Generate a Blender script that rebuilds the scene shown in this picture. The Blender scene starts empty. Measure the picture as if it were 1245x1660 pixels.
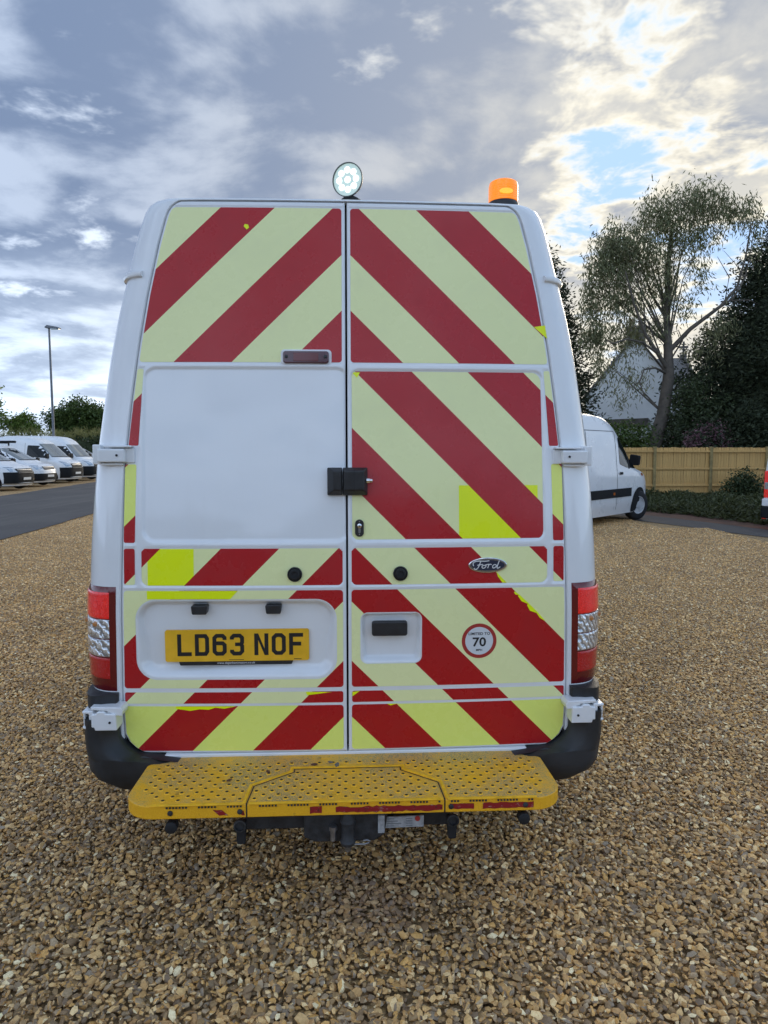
import bpy, bmesh, math, random
import numpy as np
from mathutils import Vector, Matrix
R = math.radians
rng = np.random.default_rng(7)
random.seed(7)
scene = bpy.context.scene
col = scene.collection

# ------------------------------------------------------------------ camera
cam_d = bpy.data.cameras.new('camera'); cam = bpy.data.objects.new('camera', cam_d); col.objects.link(cam)
cam.location = (0, 0, 1.65); cam.rotation_euler = (R(90 - 4.957), 0, 0)
cam_d.sensor_fit = 'HORIZONTAL'; cam_d.sensor_width = 36; cam_d.lens = 32.675
cam_d.clip_start = 0.05; cam_d.clip_end = 5000
scene.camera = cam
scene.view_settings.view_transform = 'Standard'; scene.view_settings.look = 'None'
scene.view_settings.exposure = 1.74; scene.view_settings.gamma = 1.0

# ------------------------------------------------------------------ world and sun
SUN_AZ, SUN_EL = R(24), R(15)
world = bpy.data.worlds.new('World'); scene.world = world; world.use_nodes = True
class NT:
    """small node-tree helper"""
    def __init__(s, tree): s.t = tree
    def n(s, kind, ins=None, **props):
        nd = s.t.nodes.new('ShaderNode' + kind)
        for k, v in props.items(): setattr(nd, k, v)
        for k, v in (ins or {}).items():
            if isinstance(v, bpy.types.NodeSocket): s.t.links.new(v, nd.inputs[k])
            else: nd.inputs[k].default_value = v
        return nd
    def math(s, op, a, b=0.0, c=0.0, clamp=False):
        nd = s.n('Math', {0: a, 1: b, 2: c}, operation=op, use_clamp=clamp); return nd.outputs[0]
    def vmath(s, op, a, b=(0, 0, 0)):
        nd = s.n('VectorMath', {0: a, 1: b}, operation=op); return nd.outputs[0]
    def mix(s, f, a, b, blend='MIX'):
        nd = s.n('Mix', data_type='RGBA', blend_type=blend)
        for k, v in ((0, f), (6, a), (7, b)):
            if isinstance(v, bpy.types.NodeSocket): s.t.links.new(v, nd.inputs[k])
            else: nd.inputs[k].default_value = v if k == 0 else (tuple(v) + (1,))[:4]
        return nd.outputs[2]
    def remap(s, v, a, b, c=0.0, d=1.0, smooth=True):
        nd = s.n('MapRange', {0: v, 1: a, 2: b, 3: c, 4: d}, interpolation_type='SMOOTHSTEP' if smooth else 'LINEAR'); return nd.outputs[0]
    def ramp(s, f, stops, interp='LINEAR'):
        nd = s.n('ValToRGB', {0: f}); r = nd.color_ramp; r.interpolation = interp
        while len(r.elements) < len(stops): r.elements.new(0.5)
        for e, (p, c) in zip(r.elements, stops): e.position = p; e.color = (*c, 1)
        return nd.outputs[0]
    def noise(s, vec, scale, detail=6, rough=0.55, dist=0.0):
        nd = s.n('TexNoise', {'Vector': vec, 'Scale': scale, 'Detail': detail, 'Roughness': rough, 'Distortion': dist}); return nd.outputs[0]

def build_world():
    t = NT(world.node_tree); world.node_tree.nodes.clear()
    sky = t.n('TexSky', sky_type='NISHITA', sun_disc=False, sun_elevation=SUN_EL, sun_rotation=SUN_AZ, altitude=50, air_density=1.0, dust_density=1.0, ozone_density=1.5)
    d = t.n('TexCoord').outputs['Generated']
    sp = t.n('SeparateXYZ', {0: d}); x, y, z = sp.outputs
    zc = t.math('MAXIMUM', z, 0.0)
    den = t.math('ADD', zc, 0.16)
    px = t.math('DIVIDE', x, den); py = t.math('DIVIDE', y, den)
    P = t.n('CombineXYZ', {0: px, 1: py, 2: 27.1}).outputs[0]
    sund = (math.sin(SUN_AZ) * math.cos(SUN_EL), math.cos(SUN_AZ) * math.cos(SUN_EL), math.sin(SUN_EL))
    dots = t.n('VectorMath', {0: d, 1: sund}, operation='DOT_PRODUCT').outputs['Value']
    big = t.noise(P, 0.55, 3, 0.5)
    n1 = t.noise(P, 2.1, 7, 0.60, 0.2)
    P2 = t.vmath('ADD', P, (0.10, 0.20, 0.0))
    n2 = t.noise(P2, 2.1, 3, 0.58, 0.2)
    # cloud bank ahead and overhead, breaking up to the right and clearing behind
    bias = t.math('ADD', t.remap(x, 0.10, 0.28, 0.195, 0.018), t.remap(y, 0.35, -0.55, 0.0, -0.13))
    n3 = t.noise(P, 7.0, 4, 0.62, 0.3)
    dens = t.math('ADD', t.math('ADD', t.math('MULTIPLY', n1, 0.72), t.math('MULTIPLY', big, 0.34)), bias)
    dens = t.math('ADD', dens, t.math('MULTIPLY', t.math('SUBTRACT', n3, 0.5), t.remap(x, 0.05, 0.25, 0.22, 0.40)))
    mask = t.remap(dens, 0.46, 0.57)
    thick = t.remap(dens, 0.50, 0.64)
    lit = t.remap(t.math('SUBTRACT', n1, n2), -0.08, 0.16)
    glow = t.math('POWER', t.math('MAXIMUM', dots, 0.0), 7.0)
    wide = t.math('POWER', t.remap(dots, -0.4, 1.0, 0.0, 1.0, False), 2.0)
    thin_c = t.mix(wide, (5.8, 6.9, 8.7), (3.3, 3.5, 3.7))
    thin_c = t.mix(glow, thin_c, (4.5, 4.1, 3.15))
    thick_c = t.mix(glow, (0.74, 1.04, 1.66), (1.6, 1.72, 1.95))
    cc = t.mix(thick, thin_c, thick_c)
    litc = t.mix(t.math('MULTIPLY', lit, 0.34), cc, thin_c)
    # milky band low over the horizon
    haze = t.remap(z, 0.30, 0.02, 0.0, 0.75)
    hz_c = t.mix(wide, (5.7, 7.2, 9.6), (4.4, 4.7, 4.8))
    hz_c = t.mix(glow, hz_c, (4.6, 4.2, 3.3))
    skyb = t.vmath('MINIMUM', sky.outputs[0], (2.6, 3.5, 4.9))
    skyb = t.mix(0.6, skyb, (1.4, 2.2, 3.5))
    c = t.mix(mask, skyb, litc)
    hn = t.math('MULTIPLY', haze, t.remap(n1, 0.35, 0.62, 0.40, 1.0))
    c = t.mix(hn, c, hz_c)
    bg = t.n('Background', {0: c, 1: 0.085})
    out = t.n('OutputWorld', {0: bg.outputs[0]})
build_world()
sun_d = bpy.data.lights.new('sun', 'SUN'); sun_d.energy = 0.55; sun_d.angle = R(22); sun_d.color = (1.0, 0.86, 0.66)
sun = bpy.data.objects.new('sun', sun_d); col.objects.link(sun)
sun.rotation_euler = (R(90) - SUN_EL, 0, R(180) - SUN_AZ)

# ------------------------------------------------------------------ helpers: objects
def tag(o, label=None, cat=None, group=None, kind=None):
    for k, v in (('label', label), ('category', cat), ('group', group), ('kind', kind)):
        if v: o[k] = v
    return o
def empty(name, loc=(0, 0, 0), rz=0.0):
    o = bpy.data.objects.new(name, None); col.objects.link(o)
    o.empty_display_size = 0.2; o.location = loc; o.rotation_euler = (0, 0, rz); return o
def link_mesh(name, me, mat, parent=None):
    o = bpy.data.objects.new(name, me); col.objects.link(o)
    if mat and not me.materials: me.materials.append(mat)
    if parent: o.parent = parent
    return o
def arrays_mesh(name, v, f, smooth=False):
    v = np.asarray(v, dtype=np.float32); f = np.asarray(f, dtype=np.int32)
    me = bpy.data.meshes.new(name); k = f.shape[1]
    me.vertices.add(len(v)); me.vertices.foreach_set('co', v.ravel())
    me.loops.add(f.size); me.loops.foreach_set('vertex_index', f.ravel())
    me.polygons.add(len(f)); me.polygons.foreach_set('loop_start', np.arange(0, f.size, k, dtype=np.int32))
    me.polygons.foreach_set('loop_total', np.full(len(f), k, dtype=np.int32))
    if smooth: me.polygons.foreach_set('use_smooth', np.ones(len(f), dtype=bool))
    me.update(calc_edges=True); return me
class MB:
    def __init__(s): s.v = []; s.f = []
    def add(s, vs, fs, M=None):
        b = len(s.v)
        s.v += [tuple(M @ Vector(p)) if M is not None else tuple(p) for p in vs]
        s.f += [[i + b for i in f] for f in fs]; return s
    def box(s, x0, x1, y0, y1, z0, z1, M=None):
        return s.add([(x0,y0,z0),(x1,y0,z0),(x1,y1,z0),(x0,y1,z0),(x0,y0,z1),(x1,y0,z1),(x1,y1,z1),(x0,y1,z1)],
                     [(0,3,2,1),(4,5,6,7),(0,1,5,4),(1,2,6,5),(2,3,7,6),(3,0,4,7)], M)
    def prism(s, poly, a0, a1, axis='y', M=None):
        """poly: (u,v) points; extruded along axis from a0 to a1"""
        def mk(u, v, a): return {'y': (u, a, v), 'z': (u, v, a), 'x': (a, u, v)}[axis]
        n = len(poly)
        return s.add([mk(u, v, a0) for u, v in poly] + [mk(u, v, a1) for u, v in poly],
                     [list(range(n))[::-1], list(range(n, 2*n))] + [[i, (i+1) % n, (i+1) % n + n, i + n] for i in range(n)], M)
    def tube(s, pts, rad, n=8, cap=True):
        pts = [Vector(p) for p in pts]; rad = rad if hasattr(rad, '__len__') else [rad] * len(pts)
        b = len(s.v); up = Vector((0.13, 0.21, 0.97))
        for i, p in enumerate(pts):
            d = (pts[min(i+1, len(pts)-1)] - pts[max(i-1, 0)]).normalized()
            a = d.cross(up)
            if a.length < 1e-3: a = d.cross(Vector((1, 0, 0)))
            a.normalize(); c = d.cross(a)
            for k in range(n):
                t = 2*math.pi*k/n; s.v.append(tuple(p + (a*math.cos(t) + c*math.sin(t))*rad[i]))
        for i in range(len(pts)-1):
            for k in range(n): s.f.append([b+i*n+k, b+i*n+(k+1) % n, b+(i+1)*n+(k+1) % n, b+(i+1)*n+k])
        if cap: s.f.append([b+k for k in range(n)][::-1]); s.f.append([b+(len(pts)-1)*n+k for k in range(n)])
        return s
    def lathe(s, prof, n=24, M=None):
        """prof: (r, h) points, axis +Z"""
        b = len(s.v); vs = []
        for r, h in prof:
            for k in range(n):
                t = 2*math.pi*k/n; vs.append((r*math.cos(t), r*math.sin(t), h))
        fs = [[i*n+k, i*n+(k+1) % n, (i+1)*n+(k+1) % n, (i+1)*n+k] for i in range(len(prof)-1) for k in range(n)]
        fs += [list(range(n))[::-1], [(len(prof)-1)*n+k for k in range(n)]]
        return s.add(vs, fs, M)
    def build(s, name, mat, parent=None, smooth=None, bevel=0.0, seg=2, fix=True):
        me = bpy.data.meshes.new(name); me.from_pydata(s.v, [], s.f)
        if fix:
            bm = bmesh.new(); bm.from_mesh(me); bmesh.ops.recalc_face_normals(bm, faces=bm.faces); bm.to_mesh(me); bm.free()
        if smooth is not None:
            me.polygons.foreach_set('use_smooth', [True]*len(me.polygons)); me.set_sharp_from_angle(angle=R(smooth))
        o = link_mesh(name, me, mat, parent)
        if bevel:
            m = o.modifiers.new('bevel', 'BEVEL'); m.width = bevel; m.segments = seg; m.limit_method = 'ANGLE'; m.angle_limit = R(35)
        return o
def copy_tree(o, parent=None):
    c = o.copy(); col.objects.link(c); c.parent = parent
    for ch in o.children: copy_tree(ch, c)
    return c
def sstep(a, b, x):
    t = np.clip((x - a) / (b - a), 0, 1); return t*t*(3-2*t)

# polygons in the plane: clipping and tiling
def clip(poly, a, b, c):
    """keep a*u+b*v <= c"""
    out = []; n = len(poly)
    for i in range(n):
        p, q = poly[i], poly[(i+1) % n]
        dp, dq = a*p[0]+b*p[1]-c, a*q[0]+b*q[1]-c
        if dp <= 0: out.append(p)
        if (dp < 0 < dq) or (dq < 0 < dp):
            t = dp/(dp-dq); out.append((p[0]+t*(q[0]-p[0]), p[1]+t*(q[1]-p[1])))
    return out
def area(poly):
    return 0.5*sum(poly[i][0]*poly[(i+1) % len(poly)][1]-poly[(i+1) % len(poly)][0]*poly[i][1] for i in range(len(poly))) if len(poly) > 2 else 0
def cells(poly, du, dv):
    us = [p[0] for p in poly]; vs = [p[1] for p in poly]; out = []
    for i in range(math.floor(min(us)/du), math.floor(max(us)/du)+1):
        a = clip(clip(poly, 1, 0, (i+1)*du), -1, 0, -i*du)
        if len(a) < 3: continue
        for j in range(math.floor(min(vs)/dv), math.floor(max(vs)/dv)+1):
            b = clip(clip(a, 0, 1, (j+1)*dv), 0, -1, -j*dv)
            if len(b) > 2 and abs(area(b)) > 1e-8: out.append(b)
    return out
def rounded(poly, r, n=5):
    out = []; N = len(poly)
    for i in range(N):
        p = Vector(poly[i]); a = Vector(poly[i-1]); b = Vector(poly[(i+1) % N])
        rr = r[i] if hasattr(r, '__len__') else r
        if rr <= 0: out.append(tuple(p)); continue
        da, db = (a-p).normalized(), (b-p).normalized()
        ang = math.acos(max(-1, min(1, da.dot(db))))
        if ang > 3.0: out.append(tuple(p)); continue
        L = min(rr/math.tan(ang/2), (a-p).length*0.49, (b-p).length*0.49); r2 = L*math.tan(ang/2)
        c = p + (da+db).normalized()*(r2/math.sin(ang/2))
        s, e = p+da*L-c, p+db*L-c
        t0 = math.atan2(s.y, s.x); t1 = math.atan2(e.y, e.x); dt = (t1-t0+math.pi) % (2*math.pi)-math.pi
        out += [(c.x+r2*math.cos(t0+dt*k/n), c.y+r2*math.sin(t0+dt*k/n)) for k in range(n+1)]
    return out
def rrect(x0, x1, z0, z1, r, n=5): return rounded([(x0, z0), (x1, z0), (x1, z1), (x0, z1)], r, n)
def draped(name, polys, fn, mat, parent, du=0.12, dv=0.06, flip=False):
    """convex polygons laid on a surface fn(u,v)->(x,y,z), one mesh"""
    key = {}; v = []; f = []
    for po in polys:
        for ce in cells(po, du, dv):
            idx = []
            for p in ce:
                k = (round(p[0], 5), round(p[1], 5))
                if k not in key: key[k] = len(v); v.append(fn(*k))
                if not idx or idx[-1] != key[k]: idx.append(key[k])
            if idx[0] == idx[-1]: idx = idx[:-1]
            if len(idx) > 2: f.append(idx[::-1] if flip else idx)
    if not f: return None
    me = bpy.data.meshes.new(name); me.from_pydata(v, [], f)
    me.polygons.foreach_set('use_smooth', [True]*len(me.polygons)); me.update()
    return link_mesh(name, me, mat, parent)

# ------------------------------------------------------------------ materials
def pmat(name, color, rough=0.5, metal=0.0, coat=0.0, var=0.0, vscale=8.0, bump=0.0, bscale=60.0, emit=None, estr=0.0, trans=0.0, spec=0.5, build=None):
    m = bpy.data.materials.new(name); m.use_nodes = True; m.node_tree.nodes.clear(); t = NT(m.node_tree)
    b = t.n('BsdfPrincipled', {'Base Color': (*color, 1), 'Roughness': rough, 'Metallic': metal, 'Coat Weight': coat, 'Coat Roughness': 0.06,
                               'Transmission Weight': trans, 'Specular IOR Level': spec})
    if emit: b.inputs['Emission Color'].default_value = (*emit, 1); b.inputs['Emission Strength'].default_value = estr
    o = t.n('TexCoord').outputs['Object']
    if var:
        nz = t.noise(o, vscale, 6, 0.6)
        lo = tuple(c*(1-var) for c in color); hi = tuple(min(1, c*(1+var*0.6)) for c in color)
        m.node_tree.links.new(t.mix(t.remap(nz, 0.3, 0.7), lo, hi), b.inputs['Base Color'])
        m.node_tree.links.new(t.remap(nz, 0.3, 0.7, max(0.03, rough-0.06), rough+0.08), b.inputs['Roughness'])
    if bump:
        bn = t.n('Bump', {'Strength': bump, 'Distance': 0.01, 'Height': t.noise(o, bscale, 4, 0.6)})
        m.node_tree.links.new(bn.outputs[0], b.inputs['Normal'])
    if build: build(t, b, o)
    t.n('OutputMaterial', {0: b.outputs[0]})
    return m
def L(t, a, b): t.t.links.new(a, b)

def paint_build(t, b, o):
    # light road film and water marks
    sp = t.n('SeparateXYZ', {0: o})
    film = t.noise(o, 3.0, 8, 0.65); fine = t.noise(o, 90, 3, 0.6)
    low = t.remap(sp.outputs[2], 1.5, 0.4, 0.15, 0.6)
    st = t.noise(t.vmath('MULTIPLY', o, (14, 14, 0.8)), 1.0, 5, 0.6)
    f = t.math('MULTIPLY', t.math('MULTIPLY', t.remap(film, 0.42, 0.75), low), 0.6)
    f = t.math('ADD', f, t.math('MULTIPLY', t.remap(st, 0.58, 0.8), 0.10))
    L(t, t.mix(f, (0.80, 0.81, 0.82), (0.60, 0.585, 0.55)), b.inputs['Base Color'])
M = {}
M['paint'] = pmat('white_paint', (0.8, 0.81, 0.82), 0.28, coat=0.8, build=paint_build)
M['paint_far'] = pmat('white_paint_far', (0.78, 0.79, 0.80), 0.3, coat=0.5, var=0.02, vscale=2)
def vinyl(name, c, dirty):
    def bl(t, b, o):
        n = t.noise(o, 6, 8, 0.65); sc = t.noise(o, 260, 2, 0.5)
        base = t.mix(t.math('MULTIPLY', t.remap(n, 0.45, 0.75), 0.35), c, dirty)
        cell = t.n('TexVoronoi', {'Vector': o, 'Scale': 210.0}, feature='DISTANCE_TO_EDGE').outputs['Distance']
        base = t.mix(t.math('MULTIPLY', t.remap(sc, 0.6, 0.8), 0.12), base, dirty)
        base = t.mix(t.remap(cell, 0.08, 0.0, 0.0, 0.22), base, dirty)
        L(t, base, b.inputs['Base Color'])
        L(t, t.remap(n, 0.3, 0.7, 0.2, 0.36), b.inputs['Roughness'])
        bn = t.n('Bump', {'Strength': 0.03, 'Distance': 0.004, 'Height': t.noise(o, 25, 3, 0.5)}); L(t, bn.outputs[0], b.inputs['Normal'])
    return pmat(name, c, 0.30, coat=0.12, spec=0.4, build=bl)
M['yellow'] = vinyl('pale_yellow_film', (0.87, 0.89, 0.44), (0.77, 0.78, 0.42))
M['yellow_low'] = vinyl('lemon_yellow_film', (0.86, 0.93, 0.20), (0.76, 0.82, 0.20))
M['fluor'] = vinyl('fluorescent_yellow_film', (0.88, 0.98, 0.004), (0.78, 0.90, 0.02))
M['red'] = vinyl('red_film', (0.46, 0.009, 0.013), (0.36, 0.014, 0.016))
M['black'] = pmat('black_plastic', (0.018, 0.018, 0.02), 0.42, var=0.3, vscale=20, bump=0.05, bscale=300)
M['bumper'] = pmat('grained_plastic', (0.022, 0.023, 0.025), 0.5, var=0.45, vscale=7, bump=0.12, bscale=420)
M['rubber'] = pmat('rubber', (0.010, 0.010, 0.011), 0.75)
M['chrome'] = pmat('chrome', (0.75, 0.76, 0.78), 0.12, metal=1.0)
M['steel'] = pmat('dull_steel', (0.32, 0.32, 0.33), 0.4, metal=0.9, var=0.4, vscale=40)
M['lamp_rim'] = pmat('lamp_rim', (0.10, 0.105, 0.10), 0.4, metal=0.3)
M['label_grey'] = pmat('dirty_label', (0.36, 0.37, 0.38), 0.5, var=.3, vscale=60)
M['dark_steel'] = pmat('dirty_black_steel', (0.028, 0.028, 0.03), 0.6, var=0.6, vscale=25, bump=0.2, bscale=120)
M['tyre'] = pmat('tyre_rubber', (0.016, 0.016, 0.017), 0.8, var=0.3, vscale=15)
M['rim'] = pmat('steel_wheel', (0.50, 0.51, 0.52), 0.45, metal=0.1, var=0.2)
M['glass'] = pmat('dark_glass', (0.010, 0.013, 0.014), 0.08, spec=0.35)
M['screen'] = pmat('windscreen_glass', (0.13, 0.15, 0.15), 0.06, spec=1.0, coat=1.0)
M['plate_yellow'] = pmat('plate_yellow', (0.86, 0.47, 0.02), 0.35, var=0.10, vscale=14)
M['plate_white'] = pmat('plate_white', (0.7, 0.7, 0.68), 0.4)
M['ink'] = pmat('black_ink', (0.010, 0.010, 0.012), 0.45)
M['white_ink'] = pmat('white_print', (0.75, 0.75, 0.75), 0.5)
M['sticker_white'] = pmat('sticker_white', (0.66, 0.68, 0.70), 0.35)
M['sticker_red'] = pmat('sticker_red', (0.40, 0.035, 0.03), 0.35)
M['badge_blue'] = pmat('badge_blue', (0.012, 0.022, 0.055), 0.2, coat=0.8)
def lens_build(t, b, o):
    vo = t.n('TexVoronoi', {'Vector': o, 'Scale': 230.0}, feature='F1')
    bn = t.n('Bump', {'Strength': 0.35, 'Distance': 0.004, 'Height': vo.outputs['Distance']}); L(t, bn.outputs[0], b.inputs['Normal'])
def lens_glow(t, b, o):
    vo = t.n('TexVoronoi', {'Vector': o, 'Scale': 230.0}, feature='F1')
    bn = t.n('Bump', {'Strength': 0.4, 'Distance': 0.003, 'Height': vo.outputs['Distance']}); L(t, bn.outputs[0], b.inputs['Normal'])
    L(t, t.ramp(vo.outputs['Distance'], [(0.0, (1, 0.10, 0.06)), (0.3, (0.8, 0.012, 0.01)), (0.8, (0.30, 0.0, 0.0))]), b.inputs['Emission Color'])
def clear_build(t, b, o):
    w = t.n('TexWave', {'Vector': t.vmath('MULTIPLY', o, (1.0, 1.0, 0.8)), 'Scale': 20.0, 'Distortion': 4.0, 'Detail': 2.0, 'Detail Scale': 3.0}, wave_type='BANDS', bands_direction='DIAGONAL')
    L(t, t.ramp(w.outputs[1], [(0, (0.34, 0.35, 0.37)), (0.6, (0.80, 0.81, 0.83)), (1, (0.96, 0.97, 0.98))]), b.inputs['Base Color'])
    bn = t.n('Bump', {'Strength': 0.8, 'Distance': 0.006, 'Height': w.outputs[1]}); L(t, bn.outputs[0], b.inputs['Normal'])
M['lens_red'] = pmat('red_lens', (0.50, 0.008, 0.010), 0.12, coat=0.6, build=lens_build)
M['lens_dark'] = pmat('dark_red_lens', (0.13, 0.004, 0.006), 0.14, coat=0.5)
M['lens_lit'] = pmat('lit_red_lens', (0.45, 0.01, 0.01), 0.15, coat=1.0, emit=(1, 0.02, 0.015), estr=0.13, build=lens_glow)
M['lens_clear'] = pmat('clear_lens', (0.6, 0.6, 0.62), 0.08, metal=0.6, coat=1.0, build=clear_build)
M['lens_brake'] = pmat('brake_lens', (0.07, 0.006, 0.018), 0.2, coat=0.8)
M['amber'] = pmat('amber_dome', (0.85, 0.20, 0.0), 0.25, coat=0.4, emit=(1.0, 0.24, 0.0), estr=0.24)
M['amber_hot'] = pmat('amber_bulb', (1.0, 0.5, 0.05), 0.3, emit=(1.0, 0.30, 0.01), estr=0.36)
M['led'] = pmat('led', (1, 1, 1), 0.3, emit=(0.93, 1.0, 0.97), estr=0.5)
M['led_bowl'] = pmat('led_reflector', (0.45, 0.50, 0.47), 0.2, metal=0.3, emit=(0.72, 1.0, 0.86), estr=0.09)
def step_build(t, b, o):
    grit = t.n('TexVoronoi', {'Vector': o, 'Scale': 330.0}).outputs['Distance']
    big = t.noise(o, 5.5, 7, 0.65); fine = t.noise(o, 240, 3, 0.7)
    nrm = t.n('SeparateXYZ', {0: t.n('NewGeometry').outputs['Normal']}).outputs[2]
    top = t.remap(nrm, 0.6, 0.9)
    worn = t.math('MULTIPLY', t.remap(big, 0.34, 0.60), t.remap(fine, 0.36, 0.54))
    yc = t.mix(t.remap(fine, 0.3, 0.7), (0.86, 0.40, 0.006), (0.94, 0.50, 0.010))
    tc = t.mix(worn, yc, (0.50, 0.37, 0.15))
    tc = t.mix(t.math('MULTIPLY', t.remap(t.math('ADD', fine, t.math('MULTIPLY', t.math('SUBTRACT', big, 0.5), 0.35)), 0.54, 0.66), 0.7), tc, (0.09, 0.065, 0.03))
    tc = t.mix(t.math('MULTIPLY', t.remap(t.noise(o, 13, 6, 0.7), 0.60, 0.74), 0.7), tc, (0.07, 0.05, 0.028))
    rust = t.remap(t.noise(o, 38, 6, 0.7), 0.60, 0.70)
    zz = t.n('SeparateXYZ', {0: o}).outputs[2]
    sc = t.mix(t.math('MULTIPLY', rust, t.remap(zz, 0.462, 0.445)), yc, (0.07, 0.03, 0.018))
    L(t, t.mix(top, sc, tc), b.inputs['Base Color'])
    bn = t.n('Bump', {'Strength': 0.35, 'Distance': 0.003, 'Height': t.math('ADD', fine, grit)}); L(t, bn.outputs[0], b.inputs['Normal'])
M['step'] = pmat('yellow_grit_step', (0.66, 0.36, 0.01), 0.55, build=step_build)
M['step_edge'] = pmat('yellow_step_paint', (0.90, 0.47, 0.008), 0.42, var=0.18, vscale=30)
def scuffed(t, b, o):
    n = t.noise(t.vmath('MULTIPLY', o, (30, 30, 90)), 1.0, 7, 0.7)
    c = t.mix(t.remap(n, 0.56, 0.66), (0.28, 0.010, 0.014), (0.50, 0.40, 0.36))
    L(t, t.mix(t.remap(t.noise(o, 60, 5, 0.6), 0.60, 0.68), c, (0.06, 0.02, 0.015)), b.inputs['Base Color'])
M['tape'] = pmat('scuffed_red_tape', (0.3, 0.01, 0.01), 0.4, build=scuffed)
# ------------------------------------------------------------------ ground
def ground_sheet(name, poly, z, mat, kind='structure'):
    me = bpy.data.meshes.new(name); me.from_pydata([(x, y, z) for x, y in poly], [], [list(range(len(poly)))])
    o = link_mesh(name, me, mat); o['kind'] = kind; return o
def grav_ground(t, b, o):
    v = t.n('TexVoronoi', {'Vector': o, 'Scale': 42.0}); n = t.noise(o, 0.35, 6, 0.6)
    rnd = t.n('SeparateColor', {0: v.outputs['Color']}).outputs[0]
    c = t.ramp(rnd, [(0, (0.10, 0.07, 0.04)), (0.35, (0.24, 0.17, 0.09)), (0.7, (0.36, 0.26, 0.13)), (1, (0.48, 0.40, 0.28))])
    c = t.mix(t.remap(v.outputs['Distance'], 0.45, 0.75), c, (0.14, 0.10, 0.055))
    c = t.mix(1.0, c, (1.35, 1.2, 0.95), 'MULTIPLY')
    c = t.mix(t.math('MULTIPLY', t.remap(n, 0.35, 0.7), 0.3), c, (0.40, 0.28, 0.14))
    L(t, c, b.inputs['Base Color'])
    bn = t.n('Bump', {'Strength': 0.8, 'Distance': 0.02, 'Height': v.outputs['Distance']}); bn.invert = True; L(t, bn.outputs[0], b.inputs['Normal'])
M['gravel_base'] = pmat('gravel_ground', (0.3, 0.22, 0.12), 0.85, build=grav_ground)
def field(t, b, o):
    n = t.noise(o, 0.05, 8, 0.65); f = t.noise(o, 3.0, 6, 0.7)
    L(t, t.mix(t.remap(t.math('ADD', n, t.math('MULTIPLY', f, 0.4)), 0.45, 0.85), (0.05, 0.085, 0.02), (0.11, 0.13, 0.045)), b.inputs['Base Color'])
M['field'] = pmat('grass_field', (0.07, 0.1, 0.03), 0.9, build=field, bump=0.5, bscale=4)
def asphalt(t, b, o):
    f = t.noise(o, 160, 4, 0.7); n = t.noise(o, 0.5, 6, 0.6)
    st = t.noise(t.vmath('MULTIPLY', o, (2.2, 0.10, 1)), 1.0, 4, 0.55)
    c = t.mix(t.remap(n, 0.3, 0.7), (0.036, 0.036, 0.040), (0.060, 0.059, 0.060))
    c = t.mix(t.math('MULTIPLY', t.remap(st, 0.5, 0.68), 0.55), c, (0.092, 0.088, 0.082))
    c = t.mix(t.math('MULTIPLY', t.remap(f, 0.55, 0.75), 0.5), c, (0.13, 0.125, 0.12))
    L(t, c, b.inputs['Base Color'])
    bn = t.n('Bump', {'Strength': 0.5, 'Distance': 0.006, 'Height': f}); L(t, bn.outputs[0], b.inputs['Normal'])
M['asphalt'] = pmat('asphalt', (0.05, 0.05, 0.052), 0.8, build=asphalt)
M['soil'] = pmat('red_soil', (0.13, 0.065, 0.04), 0.95, var=0.4, vscale=2.5, bump=0.7, bscale=14)
ground_sheet('ground', [(-1500, -1500), (1500, -1500), (1500, 1500), (-1500, 1500)], -0.03, M['field'])
ground_sheet('gravel_yard', [(-22, -22), (13, -22), (13, 4), (9.2, 11.0), (6.2, 20.5), (2.0, 30), (-4, 60), (-22, 60)], -0.018, M['gravel_base'])
def wob(pts, amp=0.12, step=0.8):
    out = []
    for (x0, y0), (x1, y1) in zip(pts[:-1], pts[1:]):
        n = max(1, int(math.hypot(x1-x0, y1-y0)/step))
        out += [(x0+(x1-x0)*k/n+random.uniform(-amp, amp), y0+(y1-y0)*k/n+random.uniform(-amp, amp)) for k in range(n)]
    return out + [pts[-1]]
ground_sheet('road', wob([(-6.6, -20), (-6.85, 8), (-7.06, 12.7), (-7.25, 14.9), (-7.72, 18.5), (-9.4, 36), (-11, 60)], 0.05)
             + wob([(-17.8, 60), (-15.5, 37.4), (-14.12, 25.6), (-13.2, 8), (-13.0, -20)], 0.08), 0.022, M['asphalt'])
ground_sheet('track', wob([(13.5, 3.5), (7.47, 13.47), (6.36, 16.3), (4.9, 20.3), (2.0, 30)], 0.08) + wob([(3.6, 30.5), (5.9, 20.6), (6.97, 17.9), (8.18, 14.77), (14.5, 4.5)], 0.05), -0.008, M['asphalt'])
ground_sheet('soil', wob([(14.5, 4.5), (8.18, 14.77), (6.97, 17.9), (5.9, 20.6), (4.3, 26.0)], 0.05) + [(3.6, 26.2), (18.5, 26.8), (19.5, 6.0)], -0.012, M['soil'])

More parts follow.
